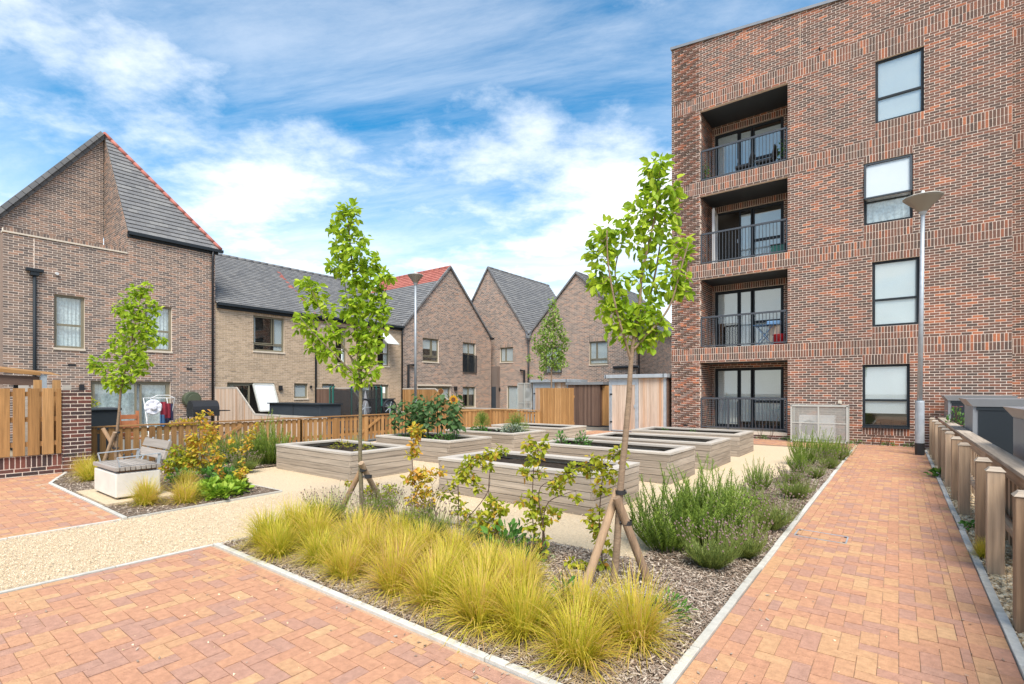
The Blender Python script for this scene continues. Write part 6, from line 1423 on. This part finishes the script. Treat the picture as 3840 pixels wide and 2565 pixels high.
for r_, row in enumerate(rows):
    for i, (x, y) in enumerate(row):
        tuft('golden grass tuft, %s from the left in the %s row of the front bed' % (ORD[i], ['front', 'middle', 'back'][r_]), x + R.uniform(-.06, .06), y + R.uniform(-.05, .05), R.uniform(1.0, 1.22))
for x, y, s, lb in ((-12.35, 2.72, 1.05, 'golden grass tuft between brick pier and concrete plinth, left one'), (-11.5, 2.62, 1.1, 'golden grass tuft beside the left face of the concrete plinth'), (-8.42, 2.52, 1.15, 'golden grass tuft in front of the right face of the concrete plinth'), (-8.12, 2.9, 1.1, 'golden grass tuft beside the lime ground cover'), (-9.3, 3.35, .9, 'golden grass tuft half hidden behind the concrete plinth')):
    tuft(lb, x, y, s)
o = tuft('small dry grass tuft on the pebbles under the path fence', .66, 6.6, .5, 'stray weeds'); 
# loose straw lying at the foot of the tufts
m = MB(); rr = random.Random(77)
for i in range(2600):
    x = rr.uniform(-5.4, -1.2); y = rr.uniform(2.37, 3.5) if rr.random() < .7 else rr.uniform(2.37, 2.6); a = rr.uniform(0, PI); l = rr.uniform(.03, .13); z = .02 + rr.random() * .02
    d = V((math.cos(a), math.sin(a), rr.uniform(-.08, .12))); s = V((-d.y, d.x, 0)) * .0016; c = V((x, y, z)); m.poly([c - d * l - s, c - d * l + s, c + d * l + s, c + d * l - s], rr.random())
tag(m.build('straw_litter', M['straw']), 'dry straw lying at the feet of the grass tufts', 'straw', kind='stuff')

# --- rosemary and lavender
def rosemary_mesh(seed, n=95):
    rr = random.Random(seed); mb = MB()
    for i in range(n):
        a = rr.uniform(0, 2 * PI); rb = .3 * math.sqrt(rr.random()); l = rr.uniform(.55, 1.05) * (1 - .4 * rb / .25); h = V((math.cos(a), math.sin(a), 0)); p = h * rb * .5; ang = rb * 1.9 + rr.uniform(-.05, .12); d = (h * math.sin(ang) + V((0, 0, math.cos(ang))))
        d2 = (d * .4 + V((0, 0, 1)) * .6 + rdir(rr) * .3).normalized(); q0 = rr.random() * .55; pts = []
        for k in range(7): f_ = k / 6; pts.append(p + d * (l * .5 * min(f_ * 2, 1)) + d2 * (l * .5 * max(0, f_ * 2 - 1)))
        mb.tube(pts, [.005, .005, .004, .004, .003, .003, .002], 4, cap=False, r=.15)
        for k in range(95):
            f_ = .12 + .88 * (k + rr.random()) / 95; j = min(int(f_ * 6), 5); c = pts[j].lerp(pts[j + 1], f_ * 6 - j); b = rr.uniform(0, 2 * PI); o = (V((math.cos(b), math.sin(b), .75))).normalized(); s = rr.uniform(.03, .055) * (1.15 - .5 * f_); sd = o.cross(UP).normalized() * .0032
            mb.poly([c - sd, c + sd, c + o * s + sd * .5, c + o * s - sd * .5], min(1, q0 + .45 * f_ * rr.random() + .1))
    return mb.mesh('rosemary_mesh', M['rosemary'])
RM = [rosemary_mesh(60 + i) for i in range(3)]
def rosemary(label, x, y, s, w_=1.0):
    o = bpy.data.objects.new('rosemary_bush', RM[R.randrange(3)]); COL.objects.link(o); o.location = (x, y, .0); o.rotation_euler = (0, 0, R.uniform(0, 6.28)); o.scale = (s * w_, s * w_, s)
    tag(o, label, 'shrub', 'rosemary bushes')
for x, y, s, w_, lb in ((-1.88, 5.05, .95, 1.35, 'largest upright rosemary bush behind the right stake'), (-1.6, 5.45, 1.0, 1.3, 'tall upright rosemary bush next to the largest one'), (-1.75, 5.95, .95, 1.35, 'upright rosemary bush behind the two tallest ones'), (-1.6, 6.5, .8, 1.1, 'rosemary bush filling the back of the big clump'),
                        (-1.8, 8.9, .66, 1.0, 'small rosemary bush at the gravel edge halfway along the path'), (-1.55, 11.3, .62, 1.1, 'wide low rosemary bush before the wire cage'), (-1.62, 12.6, 1.0, 1.0, 'tall rosemary bush in front of the wire cage'), (-1.3, 13.2, .95, 1.0, 'tall rosemary bush right of the one before the cage'), (-1.12, 14.6, .6, 1.1, 'last low rosemary bush at the end of the path strip'),
                        (-11.0, 5.6, 1.3, 1.0, 'tall green rosemary bush by the picket fence, left of the seedling bed'), (-11.4, 5.3, 1.1, 1.1, 'rosemary bush left of the tallest one by the picket fence'), (-11.9, 4.95, .95, 1.1, 'rosemary bush behind the golden saplings'), (-12.5, 4.5, .62, 1.2, 'low rosemary bush behind the chair by the fence'), (-10.75, 6.6, .75, 1.1, 'rosemary bush behind the left corner of the seedling bed'), (-11.2, 8.0, .62, 1.0, 'rosemary bush beyond the seedling bed by the fence'), (-11.6, 9.5, .6, 1.0, 'small rosemary bush in front of the picket fence gate')):
    rosemary(lb, x, y, s, w_)
def lav_mesh(seed, n=150, fl=.75):
    rr = random.Random(seed); f = MB(); s_ = MB()
    for i in range(n):
        a = rr.uniform(0, 2 * PI); ti = math.sqrt(rr.random()) * .95; h = V((math.cos(a), math.sin(a), 0)); d = (h * math.sin(ti) + V((0, 0, math.cos(ti)))); l = rr.uniform(.24, .4); p = h * rr.random() * .06; q0 = rr.random()
        e = p + d * l * .62
        for k in range(26):
            c = p.lerp(e, rr.random()); b = rr.uniform(0, 2 * PI); o = (d * .9 + V((math.cos(b), math.sin(b), .2)) * .6).normalized(); s = rr.uniform(.03, .055); sd = o.cross(UP).normalized() * .0028; f.poly([c - sd, c + sd, c + o * s + sd * .4, c + o * s - sd * .4], min(1, q0 * .6 + rr.random() * .4))
        if rr.random() < fl:
            t_ = p + (d * .75 + UP * .25).normalized() * l * rr.uniform(1.0, 1.25); f.tube([e, t_], .0016, 3, cap=False, r=.6); dd = (t_ - e).normalized(); u = dd.orthogonal().normalized(); v_ = dd.cross(u); r_ = rr.uniform(.006, .01); hh = rr.uniform(.018, .034); q = rr.random(); b0 = len(s_.v)
            s_.v += [tuple(t_)] + [tuple(t_ + dd * hh * .5 + (u * math.cos(k * PI / 2) + v_ * math.sin(k * PI / 2)) * r_) for k in range(4)] + [tuple(t_ + dd * hh)]
            for k in range(4): s_.face((b0, b0 + 1 + (k + 1) % 4, b0 + 1 + k), q); s_.face((b0 + 5, b0 + 1 + k, b0 + 1 + (k + 1) % 4), q)
    return f.mesh('lavender_foliage', M['lav']), s_.mesh('lavender_spikes', M['lavfl'])
LM = [lav_mesh(80 + i, 170) for i in range(3)]
def lavender(label, x, y, s, w_=1.0):
    t = thing('lavender_bush', (x, y, .0), label, 'lavender', 'lavender bushes'); t.rotation_euler = (0, 0, R.uniform(0, 6.28)); t.scale = (s * w_, s * w_, s); fm, sm = LM[R.randrange(3)]
    for nm, me in (('foliage', fm), ('flower_spikes', sm)): o = bpy.data.objects.new(nm, me); COL.objects.link(o); o.parent = t; o['kind'] = 'stuff'
for x, y, s, w_, lb in ((-5.42, 3.5, 1.05, 1.1, 'faded lavender at the left end of the grass bed'), (-5.25, 4.1, .95, 1.1, 'faded lavender in front of the left stake'), (-4.85, 3.65, .95, 1.1, 'faded lavender at the foot of the staked tree, centre left'), (-4.4, 3.95, 1.05, 1.1, 'faded lavender right of the right stake, centre left'), (-4.0, 3.8, .95, 1.1, 'lavender between the stake and the first sapling'), (-3.55, 4.05, .7, 1.1, 'small lavender behind the middle of the grass bed'),
                        (-1.35, 4.72, 1.0, 1.15, 'nearest lavender of the path strip below the big rosemary'), (-1.18, 5.2, .95, 1.1, 'lavender at the path edge, second from the front'), (-1.35, 5.75, 1.1, 1.1, 'lavender between the big rosemary and the path edging'), (-1.2, 6.4, 1.15, 1.15, 'bright green lavender mound overhanging the path edging'), (-1.5, 7.3, .95, 1.05, 'grey lavender mound behind the bright green one'), (-1.22, 8.5, 1.05, 1.15, 'round green lavender alone halfway along the path'), (-1.45, 9.8, .85, 1.05, 'lavender behind the lone round one'), (-1.2, 10.7, .8, 1.0, 'lavender below the wide low rosemary'), (-1.14, 12.2, .95, 1.05, 'lavender mound before the tall far rosemary'), (-1.1, 13.9, 1.1, 1.1, 'dark lavender mound at the far end of the path strip'),
                        (-10.3, 4.75, 1.0, 1.2, 'green lavender left of the seedling bed'), (-11.0, 4.4, 1.0, 1.2, 'green lavender below the golden saplings'), (-11.6, 4.1, .95, 1.2, 'green lavender right of the left tree')):
    lavender(lb, x, y, s, w_)

# --- leafy weeds, herbs and vegetables
def clump(name, label, cat, p, n, rad, h, ls, mt, seed, group=None, wd=.3, up_=.6):
    rr = random.Random(seed); th = thing(name, p, label, cat, group); lf = MB(); st = MB(); p = V(p)
    for i in range(max(5, n // 9)):
        a = rr.uniform(0, 2 * PI); q = p + V((math.cos(a) * rad * .7 * rr.random(), math.sin(a) * rad * .7 * rr.random(), h * rr.uniform(.6, 1))); st.tube([p, (p + q) / 2 + rdir(rr) * .01, q], [.004, .003, .002], 4)
    for i in range(n):
        v = rdir(rr); v.z = abs(v.z); k = rr.random() ** .4; q = p + V((v.x * rad * k, v.y * rad * k, v.z * h * k * .95 + .01)); leaf(lf, q, (v + rdir(rr) * .5 + UP * .1), UP * up_ + rdir(rr) * .5, ls * rr.uniform(.6, 1.2), wd=wd, r=rr.random())
    st.build('stems', M['twig'] if mt not in ('lime', 'rosemary') else M[mt], th); lf.build('leaves', M[mt], th); return th
clump('weed', 'green feathery weed on the mulch near the path corner', 'weed', (-1.3, 3.52, .01), 150, .17, .14, .05, 'herb', 1, 'stray weeds', .16)
clump('weed', 'dark green weed between tufts and the right stake', 'weed', (-1.85, 3.02, .01), 110, .14, .32, .05, 'herb', 2, 'stray weeds', .2)
clump('weed', 'dark green leafy clump below the bushy sapling', 'weed', (-3.05, 3.88, .01), 140, .25, .3, .09, 'herb', 3, 'stray weeds', .28)
clump('weed', 'fine green weed right of the leafy clump', 'weed', (-2.72, 3.85, .01), 150, .2, .26, .05, 'herb', 4, 'stray weeds', .14)
clump('weed', 'green dock growing from the pebbles by the fence', 'weed', (.62, 12.3, .01), 40, .16, .1, .12, 'herb', 5, 'stray weeds', .36)
clump('weed', 'tiny green weed by the fence post on the pebbles', 'weed', (.66, 7.9, .01), 40, .09, .07, .06, 'herb', 6, 'stray weeds', .3)
for i, (x, y) in enumerate(((-8.05, 3.35), (-8.35, 3.25), (-8.25, 3.62), (-8.65, 3.45), (-8.55, 3.75))): clump('ground_cover', 'lime green ground cover clump, %s from the right, beside the grass tufts' % ORD[i], 'ground cover', (x, y, .01), 130, .24, .16, .11, 'lime', 20 + i, 'lime ground cover', .4, .9)
for i, (x, y) in enumerate(((-9.3, 4.0), (-9.7, 3.9), (-10.2, 4.2), (-9.9, 3.5))): clump('ground_cover', 'darker leafy ground cover behind the plinth, %s from the right' % ORD[i], 'ground cover', (x, y, .01), 110, .25, .22, .08, 'herb', 30 + i, 'dark ground cover', .35)
zb_ = .39
b = BL[0]; clump('seedling', 'sparse olive seedlings in the left half of the seedling bed', 'vegetable', (-9.35, 6.3, zb_), 120, .26, .16, .05, 'beech', 40, 'bed plants', .2); clump('seedling', 'sparse olive seedlings in the right half of the seedling bed', 'vegetable', (-8.55, 6.3, zb_), 90, .22, .13, .05, 'beech', 41, 'bed plants', .2)
p = onY(2105, 1665, 9.25); clump('tomato_plant', 'small tomato plant, left of two in its raised bed', 'vegetable', (p.x, 9.25, .42), 110, .16, .3, .07, 'herb', 42, 'bed plants', .24)
p = onY(2182, 1662, 9.25); clump('tomato_plant', 'small tomato plant, right of two in its raised bed', 'vegetable', (p.x, 9.25, .42), 150, .2, .34, .07, 'herb', 43, 'bed plants', .24)
p = onY(1808, 1600, 11.1); clump('fennel', 'feathery ball of fennel in the bed behind the sunflowers', 'vegetable', (p.x, 11.1, .6), 900, .22, .42, .07, 'rosemary', 44, 'bed plants', .07); clump('herb_plant', 'leafy dark herb below the fennel ball', 'vegetable', (p.x, 11.0, zb_), 160, .3, .24, .07, 'herb', 45, 'bed plants', .3)
m = MB(); m.tube([(p.x, 11.1, zb_), (p.x + .01, 11.1, .62)], .012, 6); o = m.build('fennel_stalk', M['rosemary']); tag(o, 'thin stalk carrying the feathery fennel ball', 'stalk')
p = onY(1925, 1600, 11.3); clump('silver_herb', 'silvery variegated herb right of the fennel', 'vegetable', (p.x, 11.2, zb_), 330, .42, .26, .08, 'silver', 46, 'bed plants', .32); clump('dill', 'pale feathery dill above the silvery herb', 'vegetable', (p.x - .05, 11.5, zb_), 1000, .36, .62, .08, 'rosemary', 47, 'bed plants', .07)
for i, px in enumerate((2490, 2600)): p = onY(px, 1610, 14.0); clump('seedling', 'tiny seedling in the bare farthest right bed, %s' % ['left one', 'right one'][i], 'vegetable', (p.x, 14.0, .43), 30, .1, .12, .05, 'herb', 48 + i, 'bed plants', .25)
clump('rose_shrub', 'pink flowering shrub behind the far end of the path fence', 'shrub', (.98, 14.4, 0), 700, .24, 1.3, .075, 'herb', 50)
t = bpy.data.objects['rose_shrub']; rr = random.Random(5)
for i in range(16):
    a = rr.uniform(0, 6.28); p = V((.98 + .24 * math.cos(a), 14.4 + .24 * math.sin(a), rr.uniform(.8, 1.3))); m = MB()
    for k in range(7): leaf(m, p, V((math.cos(k * .9), math.sin(k * .9), .4)), UP, .035, wd=.5)
    m.build('flower', M['pink'], t)
t = thing('potted_shrub', (-14.9, 3.9, 0), 'small shrub growing out of the dark planter box', 'shrub')
rr = random.Random(9); lf = MB(); c = onX(330, 1518, -15.0)
for i in range(160): v = rdir(rr) * rr.random() ** .5 * .22; leaf(lf, c + v, rdir(rr), UP, .06, r=rr.random())
lf.build('leaves', M['beech'], t); m = MB(); m.tube([c + V((0, 0, -.3)), c], .012, 5); m.build('stem', M['twig'], t)
# dry stems and weeds along the foot of the flats
for i, px in enumerate((2790, 2850, 2890, 3270, 3300, 3330)):
    p = onY(px, 1600, 18.35); t = thing('dry_stem', (p.x, 18.35, 0), 'dry bare stem in front of the flats, %s from the left' % ORD[i], 'weed', 'dry stems by the flats'); m = MB(); rr = random.Random(90 + i); q = V((p.x, 18.35, 0))
    for k in range(4):
        e = q + V((rr.uniform(-.25, .25), rr.uniform(-.1, .1), rr.uniform(.5, .85))); m.tube([q, q.lerp(e, .5) + rdir(rr) * .03, e], [.006, .004, .002], 4)
    m.build('stems', M['twig'], t)
for i, px in enumerate((2860, 2950, 3215, 3330, 3420)):
    p = onY(px, 1640, 18.48); clump('weed', 'low green weed at the foot of the flats, %s from the left' % ORD[i], 'weed', (p.x, 18.48, .0), 60, .2, .12, .05, 'herb', 110 + i, 'weeds along the wall', .3)

# --- sunflowers
def heart(name, mt):
    mb = MB(); n = 7; ol = [(0, 0), (.16, .36), (.38, .44), (.62, .36), (.84, .17), (1, 0)]
    for i in range(5):
        (u0, w0), (u1, w1) = ol[i], ol[i + 1]; z = lambda u: -.32 * u * u
        for s in (-1, 1): mb.poly([(u0, 0, z(u0)), (u1, 0, z(u1)), (u1, s * w1, z(u1) + .1 * w1), (u0, s * w0, z(u0) + .1 * w0)] if w0 else [(u0, 0, z(u0)), (u1, 0, z(u1)), (u1, s * w1, z(u1) + .1 * w1)])
    return mb.mesh(name, M[mt])
HL = heart('sunflower_leaf_mesh', 'sunleaf')
rr = random.Random(31)
spots = [(-10.0, 8.5), (-9.75, 8.95), (-9.55, 8.45), (-9.3, 9.0), (-9.1, 8.5), (-8.9, 8.95), (-8.7, 8.4), (-8.5, 8.9), (-8.35, 8.5), (-8.15, 8.85), (-9.9, 9.2), (-8.6, 9.2), (-9.4, 8.7)]
heads = {7: (1653, 1468), 8: (1700, 1498)}
for i, (x, y) in enumerate(spots):
    x -= .3
    hp = None
    if i in heads: hp = onY(*heads[i], y); x = hp.x + .03
    zt = hp.z if hp else rr.uniform(1.3, 1.55)
    t = thing('sunflower', (x, y, .37), 'tall leafy sunflower stem, %s from the left in its raised bed' % ORD[sorted(spots).index(spots[i])] if not hp else ['sunflower with large brown-orange head, highest of the bed', 'sunflower with open yellow head facing the camera'][i - 7], 'sunflower', 'sunflowers in the raised bed')
    top = V((x, y, zt)) if not hp else hp; m = MB(); m.tube([(x, y, .36), (x + rr.uniform(-.03, .03), y, (zt + .37) / 2), top], [.014, .012, .008], 6); m.build('stem', M['sunleaf'], t)
    for k in range(34):
        f_ = .32 + .68 * (k + rr.random()) / 34; a = k * 2.4 + rr.uniform(-.4, .4); o = bpy.data.objects.new('leaf', HL); COL.objects.link(o); o.parent = t; s = rr.uniform(.12, .21) * (1.15 - .35 * f_)
        r0 = .05 + .05 * rr.random(); o.location = V((x + r0 * math.cos(a), y + r0 * math.sin(a), .37 + (zt - .37) * f_)) - V((x, y, .37)); o.rotation_euler = (rr.uniform(-.4, .4), rr.uniform(-.1, .75), a); o.scale = (s, s, s)
    if hp:
        n = (V((0, 0, CH)) - hp).normalized(); n = (n + V((.15 if i == 7 else 0, 0, .1 if i == 7 else 0))).normalized(); u = n.cross(UP).normalized(); v_ = u.cross(n); m = MB()
        rd = .062 if i == 7 else .05
        m.poly([hp + n * .02 + (u * math.cos(2 * PI * k / 16) + v_ * math.sin(2 * PI * k / 16)) * rd for k in range(16)]); m.poly([hp - n * .01 + (u * math.cos(2 * PI * k / 16) + v_ * math.sin(2 * PI * k / 16)) * rd for k in range(16)]); m.build('seed_disc', M['disc'], t)
        for k in range(20):
            a = 2 * PI * k / 20 + rr.uniform(-.1, .1); d = u * math.cos(a) + v_ * math.sin(a); m = MB(); leaf(m, hp + d * rd * .8 + n * .008, d + n * rr.uniform(-.1, .3), n, rr.uniform(.055, .085) if i == 8 else rr.uniform(.02, .035), wd=.24, r=rr.random()); m.build('petal', M['petal'], t)
clump('nasturtium', 'low green plants at the foot of the sunflowers, left half', 'vegetable', (-9.7, 8.55, zb_), 160, .4, .2, .06, 'herb', 130, 'bed plants', .3); clump('nasturtium', 'low green plants at the foot of the sunflowers, right half', 'vegetable', (-8.6, 8.55, zb_), 160, .4, .22, .06, 'herb', 131, 'bed plants', .3)
for p, px, py, k in (('cactus_plant', 2932, 565, 3), ('balcony_plant', 2645, 645, 3)):
    q = onY(px, py, 19.0); z = zf[k]; t = thing(p, (q.x, 19.0, z), 'dark green potted plant on the top balcony, ' + ('right end' if px > 2800 else 'left end'), 'potted plant'); m = MB(); m.lathe([(0, 0), (.1, 0), (.13, .25), (.11, .25), (0, .2)], (q.x, 19.0, z), 14); m.build('pot', M['black'], t); lf = MB(); rr = random.Random(px)
    for i in range(70): v = rdir(rr) * .13; leaf(lf, V((q.x, 19.0, z + .5 + .28 * rr.uniform(-1, 1))) + V((v.x, v.y, v.z)), rdir(rr) + UP * .5, UP, .08, r=rr.random())
    lf.build('leaves', M['herb'], t)
